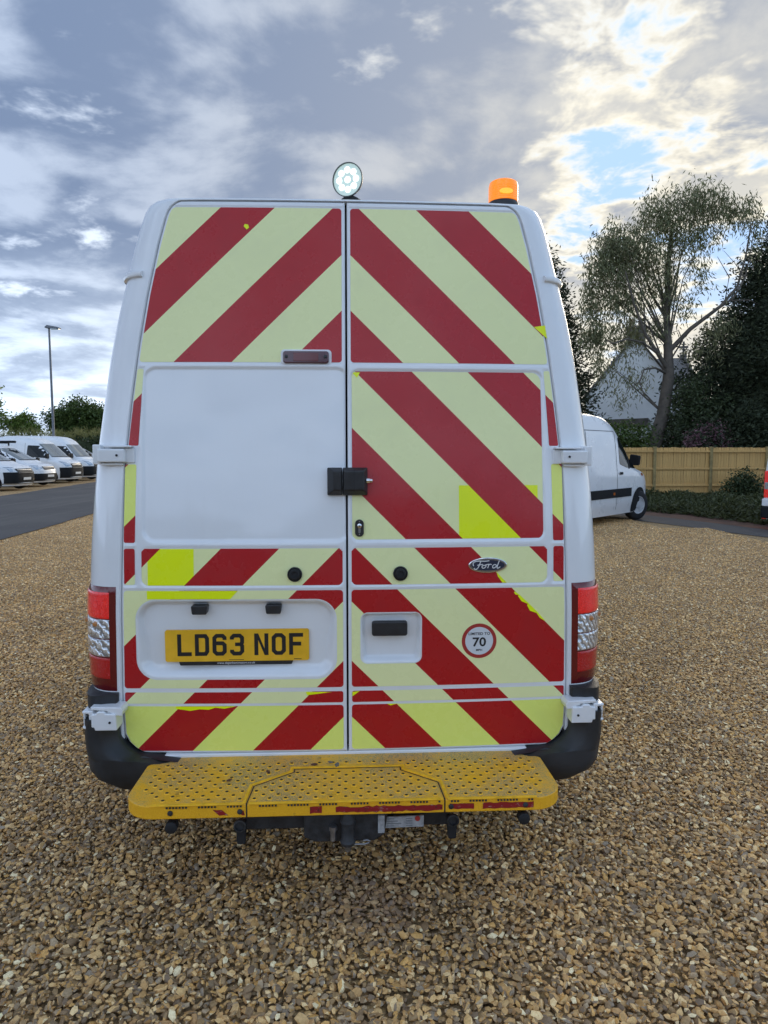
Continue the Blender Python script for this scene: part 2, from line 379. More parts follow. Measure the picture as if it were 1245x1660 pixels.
# gravel stones: seamless square patches of real stones, set side by side
def gravel_patch(seed, n_side=50, size=1.0):
    g = np.random.default_rng(seed)
    bm = bmesh.new(); bmesh.ops.create_icosphere(bm, subdivisions=1, radius=1.0)
    bv = np.array([v.co[:] for v in bm.verts]); bf = np.array([[v.index for v in f.verts] for f in bm.faces]); bm.free()
    V, Fc = [], []; k = 0
    for layer in range(2):
        ns = n_side if layer == 0 else int(n_side*0.80); st = size/ns
        for i in range(ns):
            for j in range(ns):
                if layer == 1 and g.random() < 0.25: continue
                cx = (i+0.5+g.uniform(-0.48, 0.48))*st-size/2; cy = (j+0.5+g.uniform(-0.48, 0.48))*st-size/2
                r = 0.0096*math.exp(min(.60, g.normal(0, 0.27)))
                sc = np.array([r*g.uniform(0.95, 1.65), r*g.uniform(0.75, 1.1), r*g.uniform(0.42, 0.8)])
                nz = bv.copy()
                for _ in range(2):                                    # chipped facets
                    d = g.normal(size=3); d /= np.linalg.norm(d); h = g.uniform(0.55, 0.9)
                    dd = nz @ d; nz -= np.outer(np.maximum(dd-h, 0), d)
                nz *= (1+g.normal(0, 0.09, size=(len(bv), 1)))
                p = nz*sc
                a, bb, c = g.uniform(0, 2*math.pi), g.normal(0, 0.38), g.normal(0, 0.38)
                ca, sa = math.cos(a), math.sin(a); cb, sb = math.cos(bb), math.sin(bb); cc, s2 = math.cos(c), math.sin(c)
                Rm = np.array([[ca, -sa, 0], [sa, ca, 0], [0, 0, 1]]) @ np.array([[1, 0, 0], [0, cb, -sb], [0, sb, cb]]) @ np.array([[cc, 0, s2], [0, 1, 0], [-s2, 0, cc]])
                p = p @ Rm.T + np.array([cx, cy, -0.006+layer*0.008+g.uniform(-0.003, 0.004)])
                V.append(p); Fc.append(bf+k*len(bv)); k += 1
    me = arrays_mesh('gravel_patch', np.concatenate(V), np.concatenate(Fc), True)
    me.set_sharp_from_angle(angle=R(38)); me.materials.append(M['stones']); return me
def stones_build(t, b, o):
    isl = t.n('NewGeometry').outputs['Random Per Island']; ob = t.n('ObjectInfo').outputs['Random']
    r = t.math('FRACT', t.math('ADD', isl, t.math('MULTIPLY', ob, 7.31)))
    c = t.ramp(r, [(0.0, (0.210, 0.142, 0.083)), (0.10, (0.450, 0.284, 0.122)), (0.22, (0.300, 0.206, 0.109)), (0.32, (0.630, 0.440, 0.218)),
                   (0.42, (0.165, 0.121, 0.090)), (0.50, (0.510, 0.355, 0.179)), (0.58, (0.375, 0.298, 0.218)), (0.66, (0.780, 0.611, 0.371)),
                   (0.72, (0.255, 0.220, 0.192)), (0.78, (0.570, 0.355, 0.128)), (0.86, (0.780, 0.720, 0.538)), (0.90, (0.225, 0.170, 0.115)), (0.96, (0.405, 0.248, 0.115))], 'CONSTANT')
    n = t.noise(o, 130, 5, 0.65)
    c = t.mix(t.remap(n, 0.35, 0.7), c, t.mix(1.0, c, (0.72, 0.68, 0.60), 'MULTIPLY'))
    c = t.mix(1.0, c, (1.56, 1.40, 1.12), 'MULTIPLY')
    c = t.mix(0.05, c, (0.70, 0.55, 0.32))
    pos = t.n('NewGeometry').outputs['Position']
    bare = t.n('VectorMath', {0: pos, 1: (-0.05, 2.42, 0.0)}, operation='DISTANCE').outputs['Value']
    big = t.noise(pos, 1.3, 5, 0.6)
    c = t.mix(t.math('MULTIPLY', t.remap(big, 0.40, 0.70), 0.35), c, t.mix(1.0, c, (0.60, 0.56, 0.52), 'MULTIPLY'))
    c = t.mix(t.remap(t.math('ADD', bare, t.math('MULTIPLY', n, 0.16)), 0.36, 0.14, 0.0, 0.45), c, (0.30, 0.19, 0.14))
    L(t, c, b.inputs['Base Color'])
    bn = t.n('Bump', {'Strength': 0.4, 'Distance': 0.003, 'Height': n}); L(t, bn.outputs[0], b.inputs['Normal'])
M['stones'] = pmat('flint_stones', (0.3, 0.2, 0.1), 0.62, build=stones_build)
def build_gravel():
    patches = []
    for s in range(4):
        o = bpy.data.objects.new('gravel_patch', gravel_patch(100+s)); patches.append(o)
    pts, idx, rot = [], [], []
    for iy in range(-2, 22):
        for ix in range(-16, 17):
            x, y = ix+0.5, iy+0.5
            lim = abs(x) < 2.2+max(y, 0)*0.62
            inside = x > -6.6-0.055*max(0, y-6)-0.6 and (y < 12 or x < 7.0-(y-13.5)*0.40)
            if lim and inside and y < 20: pts.append((x, y, 0.0)); idx.append(random.randrange(4)); rot.append(random.randrange(4)*math.pi/2)
    me = bpy.data.meshes.new('gravel'); me.from_pydata(pts, [], [])
    a = me.attributes.new('pick', 'INT', 'POINT'); a.data.foreach_set('value', idx)
    a = me.attributes.new('turn', 'FLOAT', 'POINT'); a.data.foreach_set('value', rot)
    o = link_mesh('gravel', me, M['stones'])
    ng = bpy.data.node_groups.new('gravel', 'GeometryNodeTree')
    ng.interface.new_socket('Geometry', in_out='INPUT', socket_type='NodeSocketGeometry'); ng.interface.new_socket('Geometry', in_out='OUTPUT', socket_type='NodeSocketGeometry')
    N = ng.nodes; gi = N.new('NodeGroupInput'); go = N.new('NodeGroupOutput'); inst = N.new('GeometryNodeInstanceOnPoints')
    join = N.new('GeometryNodeJoinGeometry')
    for p in reversed(patches):
        oi = N.new('GeometryNodeObjectInfo'); oi.inputs['Object'].default_value = p; oi.inputs['As Instance'].default_value = True
        ng.links.new(oi.outputs['Geometry'], join.inputs[0])
    at = N.new('GeometryNodeInputNamedAttribute'); at.data_type = 'INT'; at.inputs['Name'].default_value = 'pick'
    ar = N.new('GeometryNodeInputNamedAttribute'); ar.data_type = 'FLOAT'; ar.inputs['Name'].default_value = 'turn'
    cv = N.new('ShaderNodeCombineXYZ'); ng.links.new(ar.outputs['Attribute'], cv.inputs[2])
    mp = N.new('GeometryNodeMeshToPoints')
    ng.links.new(gi.outputs[0], mp.inputs[0]); ng.links.new(mp.outputs[0], inst.inputs['Points']); ng.links.new(join.outputs[0], inst.inputs['Instance'])
    inst.inputs['Pick Instance'].default_value = True
    ng.links.new(at.outputs['Attribute'], inst.inputs['Instance Index']); ng.links.new(cv.outputs[0], inst.inputs['Rotation'])
    ng.links.new(inst.outputs[0], go.inputs[0])
    m = o.modifiers.new('gravel', 'NODES'); m.node_group = ng
    tag(o, 'loose tan and grey flint gravel covering the yard', 'gravel', kind='stuff')
build_gravel()
# ------------------------------------------------------------------ hero van
van = empty('panel_van', (-0.139, 2.6, 0), R(2.8))
tag(van, 'large white panel van seen from behind with red and yellow chevrons on its rear doors', 'van')
def Sy(x, z):
    x = np.asarray(x, float); z = np.asarray(z, float)
    return 0.035*x*x + 0.19*np.power(np.maximum((z-1.05)/1.5, 0), 1.5)
WD = [(0.40, .74), (0.497, .75), (0.502, .789), (0.519, .817), (0.541, .840), (0.573, .856), (0.67, .860), (1.03, .854), (1.31, .846), (1.6, .835), (1.84, .812), (2.05, .787), (2.25, .757), (2.445, .720), (2.554, .694), (2.578, .684), (2.595, .672), (2.607, .656), (2.613, .640)]
WO = [(0.30, 0.985), (0.50, 1.0), (0.75, 1.007), (1.12, 1.006), (1.29, .999), (1.48, .987), (1.675, .970), (1.85, .948), (2.0, .929), (2.165, .902), (2.32, .869), (2.48, .834), (2.56, .815)]
def wd(z): return np.interp(z, [a for a, _ in WD], [b for _, b in WD])
def wo(z): return np.interp(z, [a for a, _ in WO], [b for _, b in WO])
ZT, ZB = 2.615, 0.498

# body: door-frame edge, rounded rear corner, then sides and roof running forward
def build_body():
    zs = list(np.linspace(0.42, 2.54, 44))
    I = [(-float(wd(max(z, 0.573))), z) for z in zs] + [(-.684, 2.578), (-.672, 2.595), (-.656, 2.608), (-.640, 2.617)]
    O = [(-float(wo(z)), z) for z in zs] + [(-.803, 2.590), (-.788, 2.615), (-.764, 2.630), (-.725, 2.637)]
    tx = np.linspace(-.56, 0, 9)
    I += [(x, 2.619) for x in tx]; O += [(x*1.12, 2.640) for x in tx]
    I += [(-x, z) for x, z in I[-2::-1]]; O += [(-x, z) for x, z in O[-2::-1]]
    I, O = np.array(I), np.array(O); n = len(I)
    S0 = Sy(I[:, 0], I[:, 1])
    rings = [np.column_stack([I[:, 0], S0+0.035, I[:, 1]]), np.column_stack([I[:, 0], S0+0.004, I[:, 1]])]
    for t in np.linspace(0, 1, 10):
        g, yy = math.sin(t*math.pi/2)**0.85, 0.15*(1-math.cos(t*math.pi/2)) if t else 0
        P2 = I+(O-I)*(0.03+0.97*g)
        rings.append(np.column_stack([P2[:, 0], S0+yy-0.001, P2[:, 1]]))
    base = rings[-1].copy()
    for y, sw, szt, zcut in [(0.9, 1, 1, 9), (2.2, 1, 1, 9), (3.5, 1, 1, 9), (4.1, .99, .985, 9), (4.5, .97, .90, 9), (5.0, .94, .60, 9), (5.35, .90, .46, 9), (5.5, .80, .40, 9)]:
        r = base.copy(); r[:, 1] = y; r[:, 0] *= sw; r[:, 2] = 0.42+(r[:, 2]-0.42)*szt; rings.append(r)
    v = np.concatenate(rings); f = []
    for k in range(len(rings)-1):
        for i in range(n-1): f.append((k*n+i, k*n+i+1, (k+1)*n+i+1, (k+1)*n+i))
    me = arrays_mesh('body', v, f, True); me.set_sharp_from_angle(angle=R(50))
    bm = bmesh.new(); bm.from_mesh(me); bmesh.ops.recalc_face_normals(bm, faces=bm.faces); bm.to_mesh(me); bm.free()
    link_mesh('body', me, M['paint'], van)
build_body()
def corner(side, t, z, off=0.0):
    """point on the rounded rear corner: t 0 at the door edge, 1 at the flank"""
    a = t*math.pi/2; xi, xo = float(wd(max(z, .573))), float(wo(z))
    g = math.sin(a)**0.85 if t > 0 else 0.0
    nx, ny = math.sin(a), -math.cos(a)
    return (side*(xi+(xo-xi)*(0.03+0.97*g)+nx*off), float(Sy(xi, z))+0.15*(1-math.cos(a))+ny*off, z)
# black liner behind the door gaps, floor pan and sill
mb = MB(); zz = np.linspace(0.44, 2.625, 30)
for i in range(len(zz)-1):
    a, b = zz[i], zz[i+1]; xa, xb = float(wd(max(a, .6)))+.004, float(wd(max(b, .6)))+.004
    if b > 2.6: xb = 0.66
    mb.add([(-xa, Sy(.8, a)+.050, a), (xa, Sy(.8, a)+.050, a), (xb, Sy(.8, b)+.050, b), (-xb, Sy(.8, b)+.050, b)], [(0, 1, 2, 3)])
mb.build('door_seal', M['rubber'], van, smooth=30)
MB().box(-.95, .95, 0.10, 5.2, 0.36, 0.43).build('underbody', M['dark_steel'], van, bevel=.01)
MB().prism(rounded([(-.70, .468), (.70, .468), (.70, .496), (-.70, .496)], .006), 0.004, 0.09).build('sill', M['paint'], van, bevel=.004)
# black strip of the roof edge over the doors
mb = MB(); tx = np.linspace(-.64, .64, 25)
for x0, x1 in zip(tx[:-1], tx[1:]):
    y0, y1 = float(Sy(x0, 2.62))+.012, float(Sy(x1, 2.62))+.012
    mb.add([(x0, y0, 2.6205), (x1, y1, 2.6205), (x1, y1+.045, 2.640), (x0, y0+.045, 2.640)], [(0, 1, 2, 3)])
mb.build('roof_seal', M['rubber'], van, smooth=30)

# ---- rear doors
def sdf_rr(X, Z, x0, x1, z0, z1, r):
    qx = np.abs(X-(x0+x1)/2)-((x1-x0)/2-r); qz = np.abs(Z-(z0+z1)/2)-((z1-z0)/2-r)
    return np.minimum(np.maximum(qx, qz), 0)+np.hypot(np.maximum(qx, 0), np.maximum(qz, 0))-r
PAN = 0.0028
def relief(X, Z, left):
    w = wd(Z)-0.010
    d = np.zeros_like(X)
    def panel(x0, x1, z0, z1, r, dep=PAN, wall=0.006):
        nonlocal d
        d = np.maximum(d, dep*(1-sstep(0, wall, sdf_rr(X, Z, x0, x1, z0, z1, r))))
    XR = np.minimum(w, 2)
    def epanel(x0, z0, z1, r, dep=PAN):                       # outer edge follows the door edge
        nonlocal d
        s = np.maximum(np.maximum(x0-X, X-XR), np.maximum(z0-Z, Z-z1))
        d = np.maximum(d, dep*(1-sstep(0, 0.006, s)))
    epanel(.015, 1.985, 2.592, .01)
    if left: panel(.0, .758, 1.318, 1.960, .04, 0.007, 0.012)
    else: panel(.018, .757, 1.316, 1.957, .03, 0.006, 0.007)
    xs_ = np.interp(Z, [1.306, 1.602, 1.66, 1.965], [.795, .790, .783, .764])
    epanel(xs_, 1.306, 1.965, .01); epanel(.795, 1.148, 1.288, .01)
    panel(.015, .774, 1.145, 1.288, .03)
    epanel(.014, .750, 1.130, .01); epanel(.015, .690, .738, .008); epanel(.014, .504, .684, .02)
    d = d+0.003*np.exp(-((Z-.744)/.0025)**2)*(X < w)
    if left:
        s = sdf_rr(X, Z, .043, .796, .788, 1.092, .075)
        wall = 0.050-0.028*sstep(.84, 1.04, Z)
        d = np.maximum(d, 0.034*sstep(0, 1, -s/wall))
    else:
        s = sdf_rr(X, Z, .052, .282, .844, 1.038, .026)
        d = np.maximum(d, 0.030*sstep(0, 1, -s/(0.022-0.010*sstep(.87, 1.01, Z))))
    e = np.minimum(np.minimum(X-.005, wd(Z)-.004-X), np.minimum(Z-ZB, ZT-Z))     # rolled door edge
    return d+0.006*(1-sstep(0, 0.008, e))**2
def build_door(left):
    zs = np.concatenate([np.linspace(ZB, .58, 24)[:-1], np.linspace(.58, 2.56, 400)[:-1], np.linspace(2.56, ZT, 20)])
    nu = 170; u = np.linspace(0, 1, nu); u = u*0.96+0.04*(u*u*(3-2*u))
    Z = np.repeat(zs[:, None], nu, 1); X = .0038+(wd(Z)-.004-.0038)*u[None]
    Y = Sy(X, Z)+relief(X, Z, left)
    s = -1 if left else 1
    V = np.stack([X*s, Y, Z], -1).reshape(-1, 3); nz = len(zs)
    id_ = np.arange(nz*nu).reshape(nz, nu)
    f = np.stack([id_[:-1, :-1], id_[:-1, 1:], id_[1:, 1:], id_[1:, :-1]], -1).reshape(-1, 4)
    # skirt folded back round the edge
    loop = np.concatenate([id_[0, :], id_[1:, -1], id_[-1, -2::-1], id_[-2:0:-1, 0]])
    sk = V[loop].copy(); sk[:, 1] += 0.03; b = len(V); m = len(loop); k = np.arange(m)
    f = np.concatenate([f, np.stack([loop, b+k, b+(k+1) % m, np.roll(loop, -1)], -1)])
    V = np.concatenate([V, sk])
    if left: f = f[:, ::-1]
    me = arrays_mesh('rear_door', V, f, True); me.set_sharp_from_angle(angle=R(60))
    o = link_mesh('rear_door', me, M['paint'], van)
    o['label'] = 'rear door with a blank white upper panel and the number plate' if left else 'rear door with chevrons all over and the handle recess'
    return o
door_l, door_r = build_door(True), build_door(False)

# ---- chevron film: panels cut along the 45 degree bands
K = [9.0, 3.072, 2.864, 2.641, 2.422, 2.205, 1.987, 1.760, 1.541, 1.318, 1.100, .870, .650, -9]
def edge_poly(x0, z0, z1, r_out=.012, r_in=.012, inset=.012):
    """panel whose outer side follows the door edge; pieces are convex slabs in z"""
    ps = []; n = max(1, int((z1-z0)/.03)); zs = np.linspace(z0, z1, n+1)
    def xo(z):
        x = float(wd(z))-inset
        if r_out:
            for zz_ in (z0, z1):
                q = abs(z-zz_)
                if q < r_out: x -= r_out-math.sqrt(max(0, r_out**2-(r_out-q)**2))
        return x
    def xi(z):
        x = x0
        for zz_ in (z0, z1):
            q = abs(z-zz_)
            if q < r_in: x += r_in-math.sqrt(max(0, r_in**2-(r_in-q)**2))
        return x
    zs = sorted(set(list(zs)+[z0+r_in*k for k in (.1, .3, .6, 1)]+[z1-r_in*k for k in (.1, .3, .6, 1)]+([z0+r_out*k for k in (.03, .1, .2, .35, .55, .8, 1)]+[z1-r_out*k for k in (.1, .3, .6, 1)] if r_out else [])))
    zs = [z for z in zs if z0 <= z <= z1]
    for a, b in zip(zs[:-1], zs[1:]):
        if b-a > 1e-6: ps.append([(xi(a), a), (xo(a), a), (xo(b), b), (xi(b), b)])
    return ps
def minus_rr(polys, x0, x1, z0, z1, r):
    out = []
    for p in polys:
        for q in (clip(p, 1, 0, x0), clip(p, -1, 0, -x1), clip(clip(clip(p, -1, 0, -x0), 1, 0, x1), 0, -1, -z1), clip(clip(clip(p, -1, 0, -x0), 1, 0, x1), 0, 1, z0)):
            if len(q) > 2 and abs(area(q)) > 1e-8: out.append(q)
    n = 9
    for k in range(n):
        for sx in (0, 1):
            for sz in (0, 1):
                a0, a1 = r*(1-math.cos(math.pi/2*k/n)), r*(1-math.cos(math.pi/2*(k+1)/n))
                h0, h1 = r-math.sqrt(max(0, r*r-(r-a0)**2)), r-math.sqrt(max(0, r*r-(r-a1)**2))
                X0, X1 = (x0+a0, x0+a1) if sx == 0 else (x1-a0, x1-a1)
                zb, sg = (z0, 1) if sz == 0 else (z1, -1)
                q = [(X0, zb), (X1, zb), (X1, zb+sg*h1), (X0, zb+sg*h0)]
                if area(q) < 0: q = q[::-1]
                if abs(area(q)) > 1e-8: out.append(q)
    return out
def components(polys):
    bb = [(min(p[0] for p in q)-1e-4, max(p[0] for p in q)+1e-4, min(p[1] for p in q)-1e-4, max(p[1] for p in q)+1e-4) for q in polys]
    left_ = set(range(len(polys))); out = []
    while left_:
        st = [left_.pop()]; grp = []
        while st:
            i = st.pop(); grp.append(polys[i])
            for j in [j for j in left_ if bb[i][0] <= bb[j][1] and bb[j][0] <= bb[i][1] and bb[i][2] <= bb[j][3] and bb[j][2] <= bb[i][3]]: left_.discard(j); st.append(j)
        out.append(grp)
    return out
def film(door, left, polys, depth=PAN, lift=0.0009, yel='yellow'):
    s = -1 if left else 1
    fn = lambda X, z: (X*s, float(Sy(X, z))+depth-lift, z)
    for i in range(len(K)-1):
        hi, lo = K[i], K[i+1]
        band = [clip(clip(p, 1, 1, hi), -1, -1, -lo) for p in polys]
        band = [b for b in band if len(b) > 2 and abs(area(b)) > 2e-6]
        if not band: continue
        red = i % 2 == 1
        for comp in components(band): draped('red_stripe' if red else 'yellow_stripe', comp, fn, M['red' if red else yel], door, flip=left)
def patch(door, left, poly, depth=PAN, lift=0.0016, mat='fluor', name='fluorescent_patch', band=None):
    s = -1 if left else 1
    fn = lambda X, z: (X*s, float(Sy(X, z))+depth-lift, z)
    ps = [poly]
    if area(poly) < 0: ps = [poly[::-1]]
    if band: ps = [clip(clip(p, 1, 1, band[0]), -1, -1, -band[1]) for p in ps]
    ps = [p for p in ps if len(p) > 2]
    if ps: draped(name, ps, fn, M[mat], door, flip=left)
for door, left in ((door_l, True), (door_r, False)):
    film(door, left, edge_poly(.017, 1.988, 2.590, r_out=.012))
    if not left: film(door, left, [rounded([(.020, 1.318), (.758, 1.318), (.753, 1.955), (.020, 1.955)], [.012, .012, .035, .012])], depth=0.006)
    film(door, left, [rounded([(.783, 1.672), (.820, 1.672), (.789, 1.962), (.766, 1.962)], .006)])
    film(door, left, [rounded([(.796, 1.308), (.838, 1.308), (.832, 1.602), (.790, 1.602)], .007)], yel='yellow_low')
    film(door, left, [rrect(.797, .838, 1.150, 1.286, .008)])
    film(door, left, [rounded([(.017, 1.147), (.772, 1.147), (.772, 1.286), (.017, 1.286)], [.012, .028, .010, .012])])
    F_ = edge_poly(.016, .752, 1.128, inset=.011)
    film(door, left, minus_rr(F_, .040, .799, .785, 1.095, .078) if left else minus_rr(F_, .049, .285, .841, 1.041, .029))
    film(door, left, edge_poly(.017, .692, .736, r_out=.006, r_in=.008))
    film(door, left, [p for p in edge_poly(.016, .506, .682, r_out=0, r_in=.012, inset=.010)], yel='yellow_low')
# fresh fluorescent repairs and torn edges
patch(door_r, False, [(.428, 1.319), (.736, 1.319), (.736, 1.521), (.428, 1.521)], .006, band=(K[6], K[7]))
patch(door_r, False, [(.428, 1.319), (.736, 1.319), (.736, 1.521), (.428, 1.521)], .006, band=(K[4], K[5]))
patch(door_l, True, [(.576, 1.148), (.749, 1.148), (.749, 1.285), (.576, 1.285)], band=(K[6], K[7]))
patch(door_l, True, [(.441, 1.096), (.753, 1.096), (.753, 1.127), (.412, 1.127)])
patch(door_r, False, [(.732, 2.134), (.780, 2.142), (.786, 2.086)])
patch(door_l, True, [(.372, 2.51), (.381, 2.502), (.393, 2.515), (.389, 2.524), (.376, 2.522)])
patch(door_r, False, [(.022, 1.951), (.052, 1.951), (.040, 1.930)], .006)
for xs, door, left, zb in ([[.44, .50, .56, .62, .66], door_l, True, .682], ):
    jag = [(.655, .672), (.600, .664), (.565, .670), (.530, .668), (.505, .676), (.47, .672), (.44, .678), (.425, .6815), (.655, .6815)]
    for a, b in zip(jag[:-2], jag[1:-1]):
        patch(door, left, [a, (a[0], .6815), (b[0], .6815), b], name='torn_film_edge')
patch(door_l, True, [(.16, .735), (.155, .722), (.060, .733)], name='torn_film_edge')
patch(door_r, False, [(.018, .732), (.018, .715), (.046, .735)], name='torn_film_edge')
patch(door_r, False, [(.150, .683), (.165, .676), (.192, .683)], name='torn_film_edge')
dtear = [(.628, 1.131-.0), (.645, 1.113), (.662, 1.101), (.700, 1.066), (.735, 1.031), (.765, .998)]
for i, (a, b) in enumerate(zip(dtear[1:-1], dtear[2:])):
    w_ = .006+.006*((i*7) % 3)/2
    patch(door_r, False, [a, b, (b[0]-w_*.3, b[1]-w_*.3), ((a[0]+b[0])/2-w_, (a[1]+b[1])/2-w_), (a[0]-w_*.6, a[1]-w_*.6)], name='torn_film_edge')
patch(door_r, False, [(.572, 1.190), (.612, 1.148), (.596, 1.148), (.578, 1.172)], name='torn_film_edge')

# ---- door furniture
def on_door(x, z, off=0.0, left=True): return Matrix.Translation((x, float(Sy(x, z))+off, z)) @ Matrix.Rotation(-math.atan(0.19*1.5/1.5*max(0, (z-1.05)/1.5)**.5), 4, 'X')
FACE = Matrix.Rotation(R(90), 4, 'X')           # lathe axis towards the viewer (-y)
def rod(x, z, prof, name, mat, parent, off=0.0, n=28, sm=35):
    return MB().lathe(prof, n, on_door(x, z, off) @ FACE).build(name, mat, parent, smooth=sm)
# number plate
def ribbon(pts, w, closed=False):
    P2 = [Vector(p) for p in pts]; n = len(P2); Lf, Rt = [], []
    for i in range(n):
        a = P2[i-1] if (closed or i > 0) else None; b = P2[(i+1) % n] if (closed or i < n-1) else None
        d0 = (P2[i]-a).normalized() if a is not None else (b-P2[i]).normalized(); d1 = (b-P2[i]).normalized() if b is not None else d0
        n0 = Vector((-d0.y, d0.x)); n1 = Vector((-d1.y, d1.x)); m = (n0+n1).normalized(); s = (w/2)/max(.35, m.dot(n0))
        Lf.append(P2[i]+m*s); Rt.append(P2[i]-m*s)
    out = []
    for i in range(n if closed else n-1):
        j = (i+1) % n; out.append([tuple(Rt[i]), tuple(Rt[j]), tuple(Lf[j]), tuple(Lf[i])])
    return out
def glyph(ch):
    W_, H_, s = .050, .079, .014; h = s/2
    def oct_(x0, x1, y0, y1, c): return [(x0+c, y0), (x1-c, y0), (x1, y0+c), (x1, y1-c), (x1-c, y1), (x0+c, y1), (x0, y1-c), (x0, y0+c)]
    if ch == 'L': return ribbon([(h, H_), (h, h), (W_, h)], s)
    if ch == 'D': return ribbon([(h, h), (W_-.013, h), (W_-h, h+.009), (W_-h, H_-h-.009), (W_-.013, H_-h), (h, H_-h)], s, True)
    if ch == 'O': return ribbon(oct_(h, W_-h, h, H_-h, .009), s, True)
    if ch == 'N':
        return [[(0, 0), (s, 0), (s, H_), (0, H_)], [(W_-s, 0), (W_, 0), (W_, H_), (W_-s, H_)], [(s, H_-.024), (W_-s, 0), (W_-s, .024), (s, H_)]]
    if ch == 'F': return ribbon([(h, 0), (h, H_-h), (W_, H_-h)], s)+[[(s, .033), (W_-.007, .033), (W_-.007, .047), (s, .047)]]
    if ch == '6': return ribbon([(W_-h, H_-.022), (W_-h, H_-h-.007), (W_-h-.007, H_-h), (h+.008, H_-h), (h, H_-h-.008), (h, h+.008), (h+.008, h), (W_-h-.008, h), (W_-h, h+.008), (W_-h, .038), (W_-h-.007, .045), (s, .045)], s)
    if ch == '3':
        return ribbon([(h, .021), (h, h+.007), (h+.007, h), (W_-h-.008, h), (W_-h, h+.008), (W_-h, .034), (W_-h-.0045, .0405), (W_-h, .047), (W_-h, H_-h-.008), (W_-h-.008, H_-h), (h+.007, H_-h), (h, H_-h-.007), (h, H_-.021)], s)+[[(.018, .034), (W_-.0165, .034), (W_-.0165, .047), (.018, .047)]]
    return []
PX0, PZ0, PY = -.694, .853, .0235
def flat_polys(name, polys, y, mat, parent, x0=0, z0=0, sc=1.0):
    mb = MB()
    for p in polys: mb.add([(x0+a*sc, y, z0+b*sc) for a, b in p], [list(range(len(p)))])
    return mb.build(name, mat, parent, fix=False)
yb = float(Sy(.4, .9))
MB().prism(rrect(PX0+.003, PX0+.547, PZ0, PZ0+.123, .009), PY, PY+.006).build('number_plate', M['plate_yellow'], door_l)
MB().prism(rounded([(-.636, .838), (-.214, .838), (-.206, .856), (-.642, .856)], .005), PY+.0012, PY+.0055).build('plate_surround', M['black'], door_l)
cx = PX0+.049
for ch in 'LD63 NOF':
    if ch == ' ': cx += .026; continue
    sc = 1.07
    flat_polys('plate_character', glyph(ch), PY-.0006, M['ink'], door_l, cx, PZ0+.022, sc); cx += .050*sc+.0125
def text_polys(s, height, bold=False):
    cu = bpy.data.curves.new('txt', 'FONT'); cu.body = s; cu.size = 1.0; cu.align_x = 'CENTER'; cu.resolution_u = 3
    if bold: cu.offset = 0.022
    ob = bpy.data.objects.new('txt', cu); col.objects.link(ob)
    dg = bpy.context.evaluated_depsgraph_get(); me = bpy.data.meshes.new_from_object(ob.evaluated_get(dg))
    v = np.array([q.co[:] for q in me.vertices]); f = [list(p.vertices) for p in me.polygons]
    bpy.data.objects.remove(ob); bpy.data.curves.remove(cu); bpy.data.meshes.remove(me)
    k = height/0.70; return v*k, f
def text_obj(name, s, height, cx, cz, fn, mat, parent, bold=False, stretch=1.0):
    v, f = text_polys(s, height, bold)
    me = bpy.data.meshes.new(name); me.from_pydata([fn(cx+a*stretch, cz+b) for a, b, _ in v], [], f)
    return link_mesh(name, me, mat, parent)
text_obj('dealer_lettering', 'www.dagenhammotors.co.uk', .0085, -.425, .8425, lambda a, b: (a, PY+.0006, b), M['white_ink'], door_l)
for q_ in ([(-.452, .8575), (-.395, .8575), (-.395, .8595), (-.452, .8595)], [(-.205, .8575), (-.176, .8575), (-.176, .860), (-.205, .860)]): flat_polys('plate_maker_print', [q_], PY-.0006, M['ink'], door_l)
# number plate lamps hanging under the recess lip
for xc in (-.556, -.279):
    MB().prism(rounded([(-.031, .0), (-.027, -.034), (.027, -.034), (.031, 0)], .006), -.012, .03, M=Matrix.Translation((xc, .012, 1.073))).build('plate_lamp', M['black'], door_l, bevel=.003)
# brake lamp
MB().prism(rrect(-.248, -.056, 1.977, 2.036, .014), -.003, .012, M=Matrix.Translation((0, float(Sy(.15, 2.005)), 0))).build('lamp_bezel', M['paint'], door_l, bevel=.003)
MB().prism(rrect(-.239, -.066, 1.983, 2.029, .010), -.013, .0, M=Matrix.Translation((0, float(Sy(.15, 2.005)), 0))).build('brake_lamp', M['lens_brake'], door_l, bevel=.004)
for xc in (-.226, -.079):
    rod(xc, 2.006, [(.0068, 0), (.0068, .0155), (.004, .017)], 'lamp_screw', M['black'], door_l, n=14)
MB().prism(rrect(-.200, -.105, 1.990, 2.022, .005), -.0148, -.010, M=Matrix.Translation((0, float(Sy(.15, 2.005)), 0))).build('brake_lamp_lens', M['lens_dark'], door_l, bevel=.002)
# round locks
for xc, dr in ((-.197, door_l), (.202, door_r)):
    rod(xc, 1.189, [(.028, 0), (.028, .006), (.025, .009), (.022, .006), (.0195, .006)], 'lock_ring', M['black'], dr)
    rod(xc, 1.189, [(.0195, 0), (.0195, .016), (.017, .019), (.012, .0195), (.010, .016), (.001, .016)], 'lock_button', M['rubber'], dr)
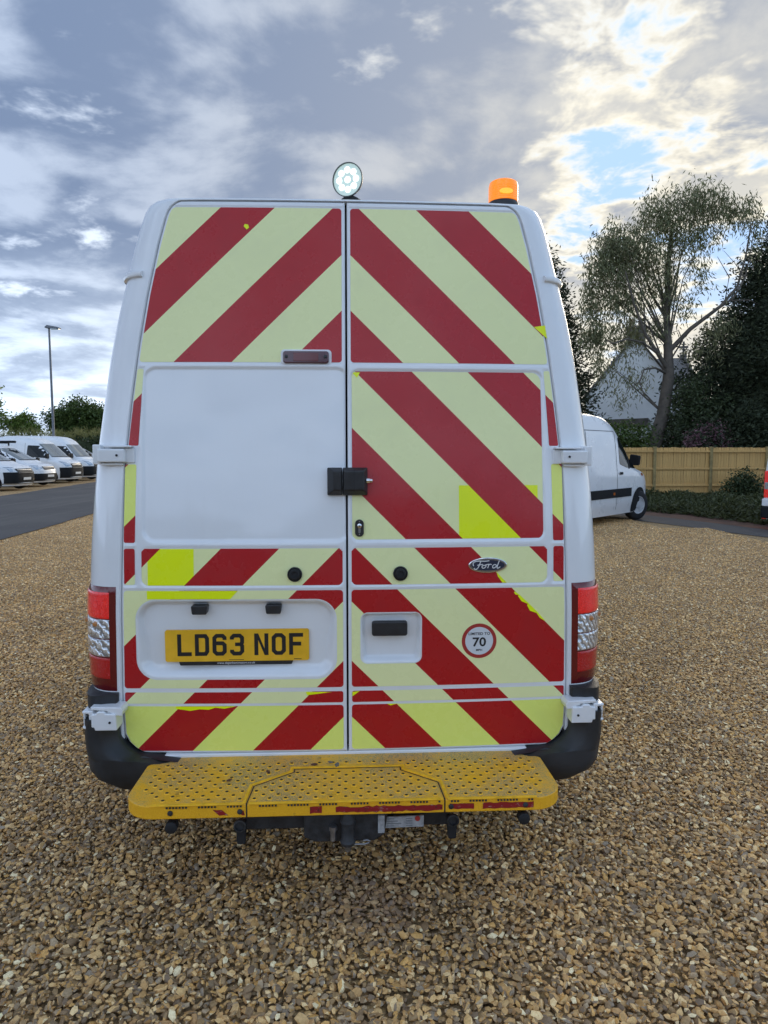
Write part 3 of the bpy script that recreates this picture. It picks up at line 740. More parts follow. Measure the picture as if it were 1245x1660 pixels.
# euro cylinder
MB().prism(rrect(.0305, .0635, 1.329, 1.394, .0163, 8), -.004, .008, M=Matrix.Translation((0, float(Sy(.05, 1.36)), 0))).build('escutcheon', M['black'], door_r, bevel=.002)
yk = float(Sy(.05, 1.36))
MB().lathe([(.0085, 0), (.0085, .008), (.007, .009)], 20, Matrix.Translation((.047, yk, 1.371)) @ FACE).build('lock_cylinder', M['chrome'], door_r, smooth=35)
MB().prism(rrect(.0425, .0515, 1.343, 1.370, .0044), -.0075, 0, M=Matrix.Translation((0, yk, 0))).build('cylinder_tail', M['steel'], door_r)
MB().box(.0462, .0478, -.0102, -.0088, 1.366, 1.376, Matrix.Translation((0, yk, 0))).build('keyhole', M['ink'], door_r)
for zc in (1.338, 1.3865): MB().lathe([(.0022, 0), (.0022, .0052)], 10, Matrix.Translation((.047, yk, zc)) @ FACE).build('screw', M['steel'], door_r)
# slam-lock box across the seam, one half on each door
yh = float(Sy(.0, 1.54))
def hasp(x0, x1, sl0, sl1, name, parent):
    # bevelled cover: base outline and smaller raised top
    z0, z1 = 1.486, 1.590; d = -.042
    v = [(x0, yh, z0), (x1, yh, z0), (x1, yh, z1), (x0, yh, z1), (x0, yh-.018, z0), (x1, yh-.018, z0), (x1, yh-.018, z1), (x0, yh-.018, z1),
         (x0+sl0, yh+d, z0+.020), (x1-sl1, yh+d, z0+.020), (x1-sl1, yh+d, z1-.012), (x0+sl0, yh+d, z1-.012)]
    MB().add(v, [(0, 1, 5, 4), (1, 2, 6, 5), (2, 3, 7, 6), (3, 0, 4, 7), (4, 5, 9, 8), (5, 6, 10, 9), (6, 7, 11, 10), (7, 4, 8, 11), (8, 9, 10, 11), (3, 2, 1, 0)]).build(name, M['black'], parent, bevel=.004, seg=3)
hasp(-.073, -.0165, .024, .003, 'lock_cover', door_l)
hasp(-.0145, .078, .003, .014, 'lock_cover', door_r)
MB().box(.027, .0285, yh-.0432, yh-.040, 1.500, 1.583).build('cover_joint', M['rubber'], door_r)
MB().lathe([(.010, 0), (.010, .012), (.0075, .013), (.0075, .022)], 16, Matrix.Translation((.074, yh-.022, 1.541)) @ Matrix.Rotation(R(90), 4, 'Y')).build('lock_barrel', M['chrome'], door_r, smooth=35)
# door handle
MB().prism(rrect(.093, .229, .949, 1.006, .010), -.004, .022).build('door_handle', M['black'], door_r, bevel=.006, seg=3)
# badge
def ell(a, b, n=48): return [(a*math.cos(2*math.pi*k/n), b*math.sin(2*math.pi*k/n)) for k in range(n)]
Bm = Matrix.Translation((.537, float(Sy(.537, 1.217)), 1.217)) @ Matrix.Rotation(-.035*2*.537*-1, 4, 'Z')
MB().prism(ell(.0755, .0300), -.006, .004, M=Bm).build('badge_rim', M['chrome'], door_r, bevel=.003)
MB().prism(ell(.0700, .0250), -.0075, -.004, M=Bm).build('badge_face', M['badge_blue'], door_r, bevel=.001)
n_ = 60; mb = MB()
for k in range(n_):
    a0, a1 = 2*math.pi*k/n_, 2*math.pi*(k+1)/n_
    q = [(.0672*math.cos(a0), .0226*math.sin(a0)), (.0672*math.cos(a1), .0226*math.sin(a1)), (.0658*math.cos(a1), .0212*math.sin(a1)), (.0658*math.cos(a0), .0212*math.sin(a0))]
    mb.add([Bm @ Vector((a, -.0080, b)) for a, b in q], [(0, 1, 2, 3)])
mb.build('badge_line', M['chrome'], door_r, fix=False)
def bez(p, n=10):
    out = []
    for i in range(0, len(p)-3, 3):
        for k in range(n+(1 if i+3 >= len(p)-1 else 0)):
            t = k/n; u = 1-t
            out.append(tuple(u**3*p[i][j]+3*u*u*t*p[i+1][j]+3*u*t*t*p[i+2][j]+t**3*p[i+3][j] for j in (0, 1)))
    return out
strokes = [  # flowing script, in millimetres about the badge centre
    [(-44, -2), (-50, 6), (-44, 13), (-30, 13), (-20, 13), (-8, 11), (4, 14)],
    [(-22, 12.5), (-26, 4), (-28, -6), (-34, -11), (-38, -14), (-44, -12), (-42, -8)],
    [(-33, 0), (-28, 2), (-22, 1), (-16, 3)],
    [(-10, -1), (-20, 3), (-22, -11), (-13, -9), (-5, -7), (-4, 4), (-10, -1)],
    [(-8, 1), (-3, 3), (0, 2), (2, 3), (3, 0), (0, -6), (-1, -9)],
    [(1, -1), (4, 4), (9, 4), (11, 1)],
    [(26, 0), (18, 5), (12, -3), (15, -8), (18, -11), (25, -6), (28, 0)],
    [(35, 14), (32, 5), (28, -4), (28, -8), (29, -11), (34, -9), (38, -5)]]
mb = MB()
for i, sk in enumerate(strokes):
    pts = [(a*.00125, b*.00125+.0005) for a, b in bez(sk)]
    for q in ribbon(pts, .0033): mb.add([Bm @ Vector((a, -.0082-.00012*i, b)) for a, b in q], [(0, 1, 2, 3)])
mb.build('badge_script', M['white_ink'], door_r, fix=False)
# speed limit sticker
cxs, czs, ysk = .507, .923, float(Sy(.507, .923))+PAN-.0022
dfn = lambda dy: (lambda a, b: (a, float(Sy(a, b))+PAN-dy, b))
draped('limit_sticker', [[(cxs+.068*math.cos(2*math.pi*k/40), czs+.068*math.sin(2*math.pi*k/40)) for k in range(40)]], dfn(.0018), M['sticker_red'], door_r)
draped('limit_sticker_centre', [[(cxs+.0545*math.cos(2*math.pi*k/40), czs+.0545*math.sin(2*math.pi*k/40)) for k in range(40)]], dfn(.0024), M['sticker_white'], door_r)
for s_, h_, dz_, bo in (('LIMITED TO', .0100, .0235, True), ('70', .034, -.0205, True), ('MPH', .0078, -.0395, True)):
    text_obj('sticker_lettering', s_, h_, cxs, czs+dz_, dfn(.0029), M['ink'], door_r, bold=bo, stretch=1.12)

# ---- hinges
def hinge_mid(s, zc):
    h = empty_part('door_hinge'); y0 = float(Sy(.84, zc))
    def T(x0, x1, y, y1, z0, z1, nm, bv=.004): MB().box(s*x0 if s > 0 else -x1, s*x1 if s > 0 else -x0, y, y1, z0, z1).build(nm, M['paint'], h, bevel=bv)
    T(.800, .905, y0-.028, y0+.01, zc+.029, zc+.037, 'hinge_leaf'); T(.825, .925, y0-.036, y0+.02, zc-.026, zc+.024, 'hinge_arm', .006)
    T(.915, .946, y0-.020, y0+.09, zc-.034, zc+.040, 'hinge_bracket'); T(.835, .915, y0-.022, y0+.02, zc-.038, zc-.029, 'hinge_leaf')
    T(.795, .845, y0-.010, y0+.004, zc-.028, zc+.026, 'hinge_plate', .003)
    MB().lathe([(.0045, 0), (.0045, .003)], 10, Matrix.Translation((s*.852, y0-.036, zc)) @ FACE).build('hinge_bolt', M['rubber'], h)
def empty_part(name):
    o = bpy.data.objects.new(name, None); col.objects.link(o); o.parent = van; return o
def hinge_low(s, zc):
    h = empty_part('door_hinge'); y0 = -.024
    def poly(pts, a, b, nm): MB().prism([(s*x, z) for x, z in pts], a, b).build(nm, M['paint'], h, bevel=.004)
    poly([(.855, zc-.036), (.935, zc-.036), (.938, zc-.024), (.948, zc-.024), (.948, zc+.026), (.930, zc+.028), (.925, zc+.036), (.900, zc+.036), (.896, zc+.028), (.858, zc+.026)], y0-.030, y0+.05, 'hinge_arm')
    poly([(.838, zc+.016), (.872, zc+.018), (.876, zc+.028), (.890, zc+.030), (.892, zc+.036), (.952, zc+.040), (.952, zc+.052), (.842, zc+.048), (.834, zc+.034)], y0-.022, y0+.05, 'hinge_leaf')
    poly([(.945, zc-.038), (.986, zc-.034), (.986, zc-.024), (.962, zc-.024), (.962, zc+.022), (.986, zc+.024), (.986, zc+.034), (.945, zc+.034)], y0-.014, y0+.06, 'hinge_bracket')
    poly([(.962, zc-.024), (.986, zc-.024), (.986, zc+.022), (.978, zc+.022), (.978, zc-.016), (.962, zc-.016)], y0-.004, y0+.06, 'hinge_bracket')
    MB().lathe([(.0045, 0), (.0045, .003)], 10, Matrix.Translation((s*.880, y0-.030, zc-.005)) @ FACE).build('hinge_bolt', M['rubber'], h)
hinge_mid(-1, 1.636); hinge_mid(1, 1.630); hinge_low(-1, .655); hinge_low(1, .650)
# seam lip round the pillar at the high-roof joint
for s in (-1, 1):
    mb = MB(); ts = np.linspace(.12, 1.12, 12); ring = []
    for t in ts:
        for off, dz in ((.0, -.014), (.014, -.010), (.018, .0), (.014, .009), (.0, .012)):
            zc = 2.326; e = 1 if t < 1.0 else .0
            p = corner(s, min(t, 1.0), zc, off); p = (p[0], p[1]+max(0, t-1)*.6, zc+dz); ring.append(p)
    n5 = 5; fs = [[i*n5+k, i*n5+k+1, (i+1)*n5+k+1, (i+1)*n5+k] for i in range(len(ts)-1) for k in range(n5-1)]
    fs += [[0, 1, 2, 3, 4], [(len(ts)-1)*n5+k for k in range(5)]]
    mb.add(ring, fs).build('roof_joint_lip', M['paint'], van, smooth=50)

# ---- tail lights
def corner_patch(name, s, t0, t1, z0, z1, off, mat, parent, thick=.02, bulge=0.0, nt=14, nz=24, bevel=.006):
    vs = []; 
    for k in range(nz+1):
        z = z0+(z1-z0)*k/nz; bz = bulge*math.sin(math.pi*np.clip((z-.75)/.40, 0, 1))**2
        ez = min(1, min(k, nz-k)/2.0)
        for i in range(nt+1):
            t = t0+(t1-t0)*i/nt; et = min(1, min(i, nt-i)/1.5)
            vs.append(corner(s, t, z, off-bevel*(1-math.sqrt(max(0, 1-(1-min(ez, et))**2)))+bz*(t-t0)/(t1-t0)))
    W_ = nt+1; fs = [[k*W_+i, k*W_+i+1, (k+1)*W_+i+1, (k+1)*W_+i] for k in range(nz) for i in range(nt)]
    loop = [i for i in range(W_)]+[k*W_+nt for k in range(1, nz+1)]+[nz*W_+i for i in range(nt-1, -1, -1)]+[k*W_ for k in range(nz-1, 0, -1)]
    b = len(vs)
    for q in loop:
        k, i = divmod(q, W_); vs.append(corner(s, t0+(t1-t0)*i/nt, z0+(z1-z0)*k/nz, off-thick))
    m = len(loop); fs += [[loop[j], loop[(j+1) % m], b+(j+1) % m, b+j] for j in range(m)]
    return MB().add(vs, fs).build(name, M[mat], parent, smooth=40)
for s in (-1, 1):
    h = corner_patch('tail_light', s, .035, .97, .742, 1.143, .007, 'lens_dark', van, bulge=.005)
    h['label'] = 'tall tail light with lit red top and clear middle'
    corner_patch('red_lens', s, .12, .86, 1.022, 1.122, .0105, 'lens_lit', h, thick=.006, bulge=.005, bevel=.003)
    corner_patch('clear_lens', s, .12, .88, .945, 1.018, .0110, 'lens_clear', h, thick=.007, bulge=.005, bevel=.003)
    corner_patch('clear_lens', s, .12, .89, .876, .942, .0110, 'lens_clear', h, thick=.007, bulge=.005, bevel=.003)
    corner_patch('red_lens', s, .12, .90, .790, .871, .0100, 'lens_red', h, thick=.005, bulge=.005, bevel=.003)
    for t_, z_ in ((.36, 1.0), (.75, 1.0)):
        c = corner(s, t_, z_, .0125); MB().lathe([(.010, 0), (.010, .003), (.006, .005)], 14, Matrix.Translation(c) @ FACE).build('bulb', pmat('bulb_amber', (.5, .2, .06), .3, coat=.5) if 'bulb_amber' not in M else M['bulb_amber'], h, smooth=40)

# ---- black bumper corners
def bumper(s):
    zs = [.355, .362, .385, .42, .45, .48, .494, .498, .503, .510, .519, .530, .541, .556, .573, .60, .63, .655, .66, .69, .72, .738]
    prof = []
    for z in zs:
        low = z < .656
        xo = 1.008 if low else 1.006
        if z < .47: xo -= .16*((.47-z)/.115)**2.2
        yf = (-.050 if low else -.014)+(.05*((.42-z)/.065)**2 if z < .42 else 0)
        xi = float(wd(z))+.010 if z > .4975 else (.60 if z < .49 else .70)
        pts = [(xi, .045), (xi, .004)]
        n = 12; rx, ry = min(.20, (xo-xi)*.85), .17
        if z > .4975: pts.append((xi+.004, -.004))
        else: pts.append((xi+.004, yf+.012))
        pts += [(min(xi+.020, xo-.10), yf*.35), (min(xi+.045, xo-.09), yf*.8), (min(xi+.075, xo-.085), yf)]
        for k in range(n+1):
            a = math.pi/2*k/n; pts.append((xo-rx*.45+rx*.45*math.sin(a), yf+ry*(1-math.cos(a))))
        pts += [(xo, .30), (xo-.01, .62), (xo-.10, .64)]
        prof.append([(s*x, y, z) for x, y in pts])
    n = len(prof[0]); v = [p for r in prof for p in r]
    f = [[k*n+i, k*n+i+1, (k+1)*n+i+1, (k+1)*n+i] for k in range(len(zs)-1) for i in range(n-1)]
    f += [list(range(n)), [(len(zs)-1)*n+i for i in range(n)]]
    MB().add(v, f).build('bumper_corner', M['bumper'], van, smooth=42)
bumper(-1); bumper(1)

# ---- yellow step
step = empty_part('rear_step'); ZS = .485
front = -.366
outline = rounded([(-.705, .015), (-.70, -.045), (-.745, -.048), (-.750, front), (.740, front), (.735, -.048), (.69, -.045), (.695, .015)], [.005, .005, .02, .105, .105, .02, .005, .005], 8)
MB().prism(outline[::-1], ZS-.046, ZS, 'z').build('tread_plate', M['step'], step, bevel=.004)
hatch = [(-.335, front), (-.327, -.243), (-.195, -.142), (-.195, -.118), (.193, -.118), (.193, -.142), (.318, -.243), (.326, front)]
mb = MB(); mg = MB()
off_h = [(x*1.0, y) for x, y in hatch]
for q in ribbon([(x, max(y, front+.004)) for x, y in off_h], .004): mg.add([(a, b, ZS+.0012) for a, b in q], [(0, 1, 2, 3)])
mg.build('hatch_gap', M['rubber'], step, fix=False)
outr = [(-.345, front+.004), (-.338, -.237), (-.206, -.136), (-.206, -.107), (.204, -.107), (.204, -.136), (.329, -.237), (.337, front+.004)]
for q in ribbon(outr, .011): mb.prism(q[::-1], ZS-.002, ZS+.004, 'z')
mb.build('hatch_rim', M['step_edge'], step, bevel=.0015)
for xx in (-.335, .326): MB().box(xx-.0022, xx+.0022, front-.0012, front+.01, ZS-.045, ZS+.001).build('hatch_gap', M['rubber'], step)
# rolled front lip with serrated edge
mb = MB()
for x0, x1 in ((-.65, -.345), (-.328, .320), (.336, .64)): mb.box(x0, x1, front-.003, front+.010, ZS-.002, ZS+.0035)
mb.build('front_lip', M['step_edge'], step, bevel=.0018)
mb = MB()
for x0 in np.arange(-.63, .62, .0105):
    if (x0 % .10) < .068 and abs(x0+.335) > .02 and abs(x0-.326) > .02: mb.box(x0, x0+.006, front-.0040, front-.001, ZS-.008, ZS-.0028)
mb.build('lip_serration', M['dark_steel'], step)['kind'] = 'stuff'
# punched anti-slip holes
rims, holes = MB(), MB(); row = 0; yv = front+.034
def in_poly(x, y, poly):
    c = False; n = len(poly)
    for i in range(n):
        (x0, y0), (x1, y1) = poly[i], poly[i-1]
        if (y0 > y) != (y1 > y) and x < (x1-x0)*(y-y0)/(y1-y0)+x0: c = not c
    return c
inner = [(x*.955, y if y > -.2 else y+.018) for x, y in [(-.73, -.065), (-.745, -.25), (-.69, front), (.68, front), (.735, -.25), (.72, -.065)]]
while yv < -.06:
    for x0 in np.arange(-.72+(.0255 if row % 2 else 0), .72, .051):
        x, y = x0+random.uniform(-.002, .002), yv
        if not in_poly(x, y, inner): continue
        if min(abs(x-hx) for hx in (-.335, .326)) < .02 and y < -.24: continue
        dh = min((Vector((x, y))-((Vector(a)+(Vector(b)-Vector(a))*max(0, min(1, (Vector((x, y))-Vector(a)).dot(Vector(b)-Vector(a))/(Vector(b)-Vector(a)).length_squared))))).length for a, b in zip(outr[:-1], outr[1:]))
        if dh < .017: continue
        T = Matrix.Translation((x, y, ZS))
        rims.lathe([(.0098, 0), (.0078, .0026), (.0062, .0026)], 12, T); holes.lathe([(.0060, .0020), (.0060, .0029)], 8, T)
    yv += .0262; row += 1
rims.build('tread_stud', M['step_edge'], step, smooth=40)['kind'] = 'stuff'
holes.build('tread_hole', M['rubber'], step)['kind'] = 'stuff'
# red tape remnants on the front edge
def tape(x0, x1, z0, z1, jag=.004, skew=0.0):
    n = max(2, int((x1-x0)/.012)); top = [(x0+(x1-x0)*k/n+skew, z1-random.uniform(0, jag)) for k in range(n+1)]; bot = [(x0+(x1-x0)*k/n, z0+random.uniform(0, jag)) for k in range(n+1)]
    mb = MB()
    for k in range(n): mb.add([(bot[k][0], front-.0016, bot[k][1]), (bot[k+1][0], front-.0016, bot[k+1][1]), (top[k+1][0], front-.0016, top[k+1][1]), (top[k][0], front-.0016, top[k][1])], [(0, 1, 2, 3)])
    mb.build('red_tape', M['tape'], step, fix=False)
tape(-.425, -.395, .448, .470, .003, -.022); tape(-.352, -.341, .447, .465, .002, -.004)
tape(-.126, -.086, .447, .474); tape(-.040, .318, .446, .472, .006); tape(.342, .425, .450, .472, .003); tape(.455, .628, .449, .473, .004)
for xb in (-.585, -.357, .347, .600): MB().lathe([(.009, 0), (.009, .003), (.006, .005)], 12, Matrix.Translation((xb, front-.001, .461)) @ FACE).build('step_bolt', M['dark_steel'], step, smooth=40)
# bits of dead leaf and chips on the tread
for i, (lx, ly, lr, mm) in enumerate([(-.125, -.09, .013, 'leaf_brown'), (-.04, -.098, .017, 'chip'), (-.065, -.075, .010, 'chip'), (-.42, -.20, .012, 'leaf_brown'), (-.29, -.14, .012, 'leaf_brown')]):
    if mm not in M: M[mm] = pmat(mm, (.12, .05, .03) if mm == 'leaf_brown' else (.13, .13, .13), .8)
    T = Matrix.Translation((lx, ly, ZS+.004)) @ Matrix.Rotation(i*1.3, 4, 'Z')
    MB().prism([(-lr, 0), (-lr*.3, -lr*.5), (lr*.8, -lr*.2), (lr, lr*.2), (lr*.1, lr*.55)], 0, .003, 'z', T).build('debris', M[mm], step)

# ---- tow bar beneath the step
tow = empty_part('tow_bar')
MB().box(-.36, .36, -.27, -.19, .342, .402).build('cross_tube', M['dark_steel'], tow, bevel=.006)
for x in (-.34, .34): MB().box(x-.03, x+.03, -.24, .5, .40, .45).build('side_arm', M['dark_steel'], tow, bevel=.004)
MB().prism(rounded([(-.15, .335), (-.11, .318), (.09, .318), (.125, .34), (.14, .43), (-.15, .43)], .012), -.318, -.20).build('hitch_housing', M['dark_steel'], tow, bevel=.006)
MB().lathe([(.024, 0), (.028, .012), (.022, .02), (.022, .075), (.027, .08), (.018, .115)], 18, Matrix.Translation((.0, -.338, .322))).build('hitch_pin', M['dark_steel'], tow, smooth=40)
MB().lathe([(.012, 0), (.012, .030)], 12, Matrix.Translation((.0, -.338, .300))).build('pin_end', M['steel'], tow, smooth=40)
MB().lathe([(.010, 0), (.010, .035), (.014, .036), (.014, .05)], 12, Matrix.Translation((-.05, -.335, .335))).build('coupling_bolt', M['steel'], tow, smooth=40)
MB().tube([(.005, -.345, .325), (.055, -.348, .325), (.072, -.348, .330), (.074, -.348, .336), (.066, -.348, .340), (.052, -.348, .338)], .0032, 8).build('pin_clip', M['steel'], tow, smooth=60)
MB().box(.103, .125, -.325, -.31, .350, .412).build('pale_tag', M['label_grey'], tow)
MB().prism([(.128, .356), (.262, .358), (.262, .397), (.126, .395)], -.306, -.298).build('rating_plate', M['label_grey'], tow, bevel=.001)
mb = MB()
for k in range(4):
    mb.box(.133, .160+.012*((k*5) % 3), -.3068, -.3062, .362+k*.0085, .3652+k*.0085)
    mb.box(.200, .222+.010*((k*3) % 3), -.3068, -.3062, .362+k*.0085, .3648+k*.0085)
mb.build('rating_print', pmat('grey_print', (.18, .19, .2), .6), tow)['kind'] = 'stuff'
MB().lathe([(.009, 0), (.009, .003)], 14, Matrix.Translation((.240, -.306, .389)) @ FACE).build('red_dot', M['sticker_red'], tow)
for x in (-.362, .358):
    MB().lathe([(.021, 0), (.021, .012), (.016, .013), (.016, .004), (.001, .004)], 20, Matrix.Translation((x, -.335, .398)) @ FACE).build('socket_ring', M['dark_steel'], tow, smooth=35)
    MB().prism(rounded([(x-.014, .322), (x+.014, .322), (x+.018, .40), (x-.018, .40)], .006), -.326, -.30).build('rubber_stop', M['rubber'], tow, bevel=.004)
for x in (-.585, .598): MB().lathe([(.020, 0), (.020, .03), (.014, .034)], 16, Matrix.Translation((x, -.335, .408)) @ FACE).build('rubber_buffer', M['rubber'], tow, smooth=35)
for x in (-.585, .598): MB().box(x-.012, x+.012, -.33, .2, .41, .438).build('side_arm', M['dark_steel'], tow)

# ---- underbody gear, out of sight: added to deepen the shade beneath the van
MB().lathe([(.10, -.09), (.30, -.10), (.34, -.06), (.34, .06), (.30, .10), (.10, .09)], 28, Matrix.Translation((.05, .62, .29))).build('unseen_spare_wheel', M['tyre'], van, smooth=40)
MB().tube([(-.72, 1.15, .34), (.72, 1.15, .34)], .06, 12).build('unseen_rear_axle', M['dark_steel'], van, smooth=50)
MB().tube([(-.55, 2.4, .33), (-.55, .6, .31), (-.58, .25, .30)], .032, 12).build('unseen_exhaust_pipe', M['steel'], van, smooth=50)
for x in (-.84, .84): MB().box(x-.12, x+.12, .66, .672, .13, .46).build('unseen_mud_flap', M['rubber'], van)
# ---- wheels
def wheel(parent, x, y, r, w, n=28, loc=None, rz=0, cap=True):
    Mx = Matrix.Translation((x, y, r)) @ Matrix.Rotation(rz, 4, 'Z') @ Matrix.Rotation(R(90), 4, 'Y')
    h = w/2
    o = MB().lathe([(r*.50, -h*.15), (r*.60, -h), (r*.90, -h), (r*.985, -h*.75), (r, -h*.4), (r, h*.4), (r*.985, h*.75), (r*.90, h), (r*.60, h), (r*.50, h*.15)], n, Mx).build('wheel', M['tyre'], parent, smooth=45)
    for sg in (-1, 1):
        q = MB().lathe([(r*.62, h*.80*sg), (r*.60, h*1.01*sg), (r*.55, h*.98*sg), (r*.50, h*.55*sg), (r*.26, h*.75*sg), (r*.22, h*.95*sg), (r*.12, h*.95*sg)], n, Mx).build('rim', M['rim'], o, smooth=35)
    return o
for x in (-.86, .86):
    wheel(van, x, 1.15, .34, .22); wheel(van, x, 4.75, .34, .22)

# ---- work light and beacon on the roof
wl = empty_part('work_light'); wl.location = (.011, .30, 2.734); wl.rotation_euler = (R(4), 0, R(-24))
MB().lathe([(.030, -.028), (.050, -.024), (.060, -.008), (.0655, .006), (.0655, .012), (.0618, .012), (.0618, .007)], 36, FACE).build('lamp_housing', M['lamp_rim'], wl, smooth=35)
MB().lathe([(.0616, .0068), (.0616, .0080)], 36, FACE).build('reflector', M['led_bowl'], wl)
for k in range(9):
    a, rr = (2*math.pi*(k-1)/8, .037) if k else (0, 0)
    MB().lathe([(.0125, 0), (.0125, .002), (.009, .004)], 14, Matrix.Translation((rr*math.cos(a), -.0082, rr*math.sin(a))) @ FACE).build('led', M['led'], wl)
MB().prism(rounded([(-.040, -.098), (.040, -.098), (.040, -.072), (.015, -.058), (-.015, -.058), (-.040, -.072)], .004), -.004, .030).build('bracket', M['dark_steel'], wl, bevel=.002)
MB().lathe([(.006, 0), (.006, .012)], 8, Matrix.Translation((-.045, .01, -.083)) @ Matrix.Rotation(R(90), 4, 'Y')).build('bracket_bolt', M['steel'], wl)
bc = empty_part('beacon'); bc.location = (.716, .66, 2.690)
MB().lathe([(.071, 0), (.071, .070), (.069, .085), (.065, .090)], 36).build('beacon_base', M['black'], bc, smooth=35)
pr = [(.0645, .0905)]
for k in range(7): pr += [(.0665, .093+k*.0098), (.0665, .099+k*.0098), (.0655, .1015+k*.0098)]
pr += [(.0655, .165), (.0625, .176), (.054, .182), (.035, .184)]
MB().lathe(pr, 40).build('beacon_dome', M['amber'], bc, smooth=25)
MB().prism(ell(.030, .012, 20), -.0682, -.060, M=Matrix.Translation((.0, 0, .122))).build('beacon_flash', M['amber_hot'], bc, smooth=40)

# ------------------------------------------------------------------ other vans
M['far_black'] = pmat('dark_trim', (0.016, 0.017, 0.019), 0.75, var=0.25, vscale=6, spec=.2)
M['headlamp'] = pmat('headlamp_glass', (0.42, 0.46, 0.50), 0.10, metal=0.6, coat=1.0)
M['lens_orange'] = pmat('orange_lens', (0.55, 0.14, 0.02), 0.2, coat=0.6)
M['tail_far'] = pmat('tail_lens', (0.32, 0.012, 0.014), 0.15, coat=1.0, emit=(1, .03, .02), estr=0.10)
M['bar_chrome'] = pmat('grille_chrome', (0.5, 0.51, 0.53), 0.45, metal=.6)
M['galv_dark'] = pmat('grille_grey', (0.12, 0.125, 0.13), 0.5)
M['seam'] = pmat('panel_gap', (0.09, 0.095, 0.10), 0.6)
class FarVan:
    """body lofted from plan outlines, local +x forward, origin at the rear on the ground"""
    def __init__(s, name, label, loc, heading, L_, H_, nose, ws_base, ws_top, bonnet_z, hw=.97, group=None, bumper_z=.66):
        s.root = empty(name, (*loc, 0), heading); tag(s.root, label, 'van', group)
        s.L, s.H, s.hw0 = L_, H_, hw
        zt = H_
        s.xf_t = [(.20, L_-.10), (.30, L_-.03), (.55, L_), (bonnet_z-.28, L_-.03), (bonnet_z-.12, L_-.12), (bonnet_z-.03, L_-.28), (bonnet_z+.06, L_-nose*.62), (bonnet_z+.14, ws_base+.10), (bonnet_z+.18, ws_base), (zt-.30, ws_top+.16), (zt-.15, ws_top-.10), (zt-.07, ws_top-.34), (zt-.02, ws_top-.75), (zt, ws_top-1.1)]
        s.hw_t = [(.20, hw-.06), (.45, hw-.01), (.75, hw), (1.10, hw-.005), (1.35, hw-.03), (zt-.45, hw-.10), (zt-.20, hw-.16), (zt-.08, hw-.22), (zt-.025, hw-.33), (zt, hw-.50)]
        s.rr = 0.07
        zs = sorted(set([round(float(z), 3) for z in np.linspace(.20, zt-.10, 34)]+[a for a, _ in s.xf_t]+[zt-.08, zt-.05, zt-.03, zt-.015, zt-.005, zt]))
        rings = [s.outline(z) for z in zs]; n = len(rings[0])
        v = [(x, y, z) for z, r in zip(zs, rings) for x, y in r]
        f = [[k*n+i, k*n+(i+1) % n, (k+1)*n+(i+1) % n, (k+1)*n+i] for k in range(len(zs)-1) for i in range(n)]+[list(range(n))[::-1], [(len(zs)-1)*n+i for i in range(n)]]
        MB().add(v, f).build('body', M['paint_far'], s.root, smooth=38)
    def xf(s, z): return float(np.interp(z, [a for a, _ in s.xf_t], [b for _, b in s.xf_t]))
    def hw(s, z): return float(np.interp(z, [a for a, _ in s.hw_t], [b for _, b in s.hw_t]))
    NX = 3.4
    def side_y(s, x, z):
        xf = s.xf(z); xc = xf-1.15; t = max(0.0, min(.9999, (x-xc)/1.15)); return s.hw(z)*(1-t**s.NX)**(1/s.NX)
    def front_x(s, y, z):
        xf = s.xf(z); t = min(.9999, abs(y)/s.hw(z)); return xf-1.15+1.15*(1-t**s.NX)**(1/s.NX)
    def half(s, z):
        xf, h = s.xf(z), s.hw(z); xc = xf-1.15; r = s.rr
        p = [(0, 0), (0, h*.5), (0, h-r)]+[(r-r*math.cos(a), h-r+r*math.sin(a)) for a in (R(30), R(60), R(90))]
        p += [(r+(xc-r)*k/6, h) for k in range(1, 6)]
        for k in range(15):
            a = math.pi/2*k/14; p.append((xc+1.15*math.sin(a)**(2/s.NX), h*max(0, math.cos(a))**(2/s.NX)))
        return p
    def outline(s, z):
        p = s.half(z); return [(x, y) for x, y in p]+[(x, -y) for x, y in p[-2:0:-1]]
    def side(s, name, poly, sg, mat, off=.006, parent=None):
        if area(poly) < 0: poly = poly[::-1]
        return draped(name, [poly], lambda x, z: (x, sg*(s.side_y(x, z)+off), z), mat, parent or s.root, .15, .12, flip=sg > 0)
    def front(s, name, poly, mat, off=.008, parent=None):
        if area(poly) < 0: poly = poly[::-1]
        return draped(name, [poly], lambda y, z: (s.front_x(y, z)+off, y, z), mat, parent or s.root, .10, .06)
    def band(s, name, z0, z1, xmin, off, mat, sides=(1, -1), xmax=99):
        zs = np.linspace(z0, z1, 6); rows = []
        h0 = [i for i, p in enumerate(s.half(.5*(z0+z1))) if xmin <= p[0] <= xmax]
        for z in zs:
            h = s.half(z); c = [(h[i][0]+off*.6, h[i][1]+off) for i in h0]
            if sides == (1, -1) and xmax > 50: c = c+[(x, -y) for x, y in c[-2::-1]]
            elif sides == (-1,): c = [(x, -y) for x, y in c]
            rows.append([(x, y, z) for x, y in c])
        n = len(rows[0]); v = [p for r in rows for p in r]
        return MB().add(v, [[k*n+i, k*n+i+1, (k+1)*n+i+1, (k+1)*n+i] for k in range(5) for i in range(n-1)]).build(name, mat, s.root, smooth=40)
    def wheels(s, xs, r=.33, steer=0.0, visible=(1, -1)):
        for x in xs:
            for sg in visible:
                arch = [(x+(r+.075)*math.cos(a), max(.21, r+(r+.075)*math.sin(a))) for a in np.linspace(R(-25), R(205), 18)]
                s.side('wheel_arch', arch, sg, M['far_black'], .004)
                rz = steer if x == xs[-1] else 0
                wheel(s.root, x, sg*(s.hw(.4)-.075), r, .20, 26, rz=R(90)+rz)
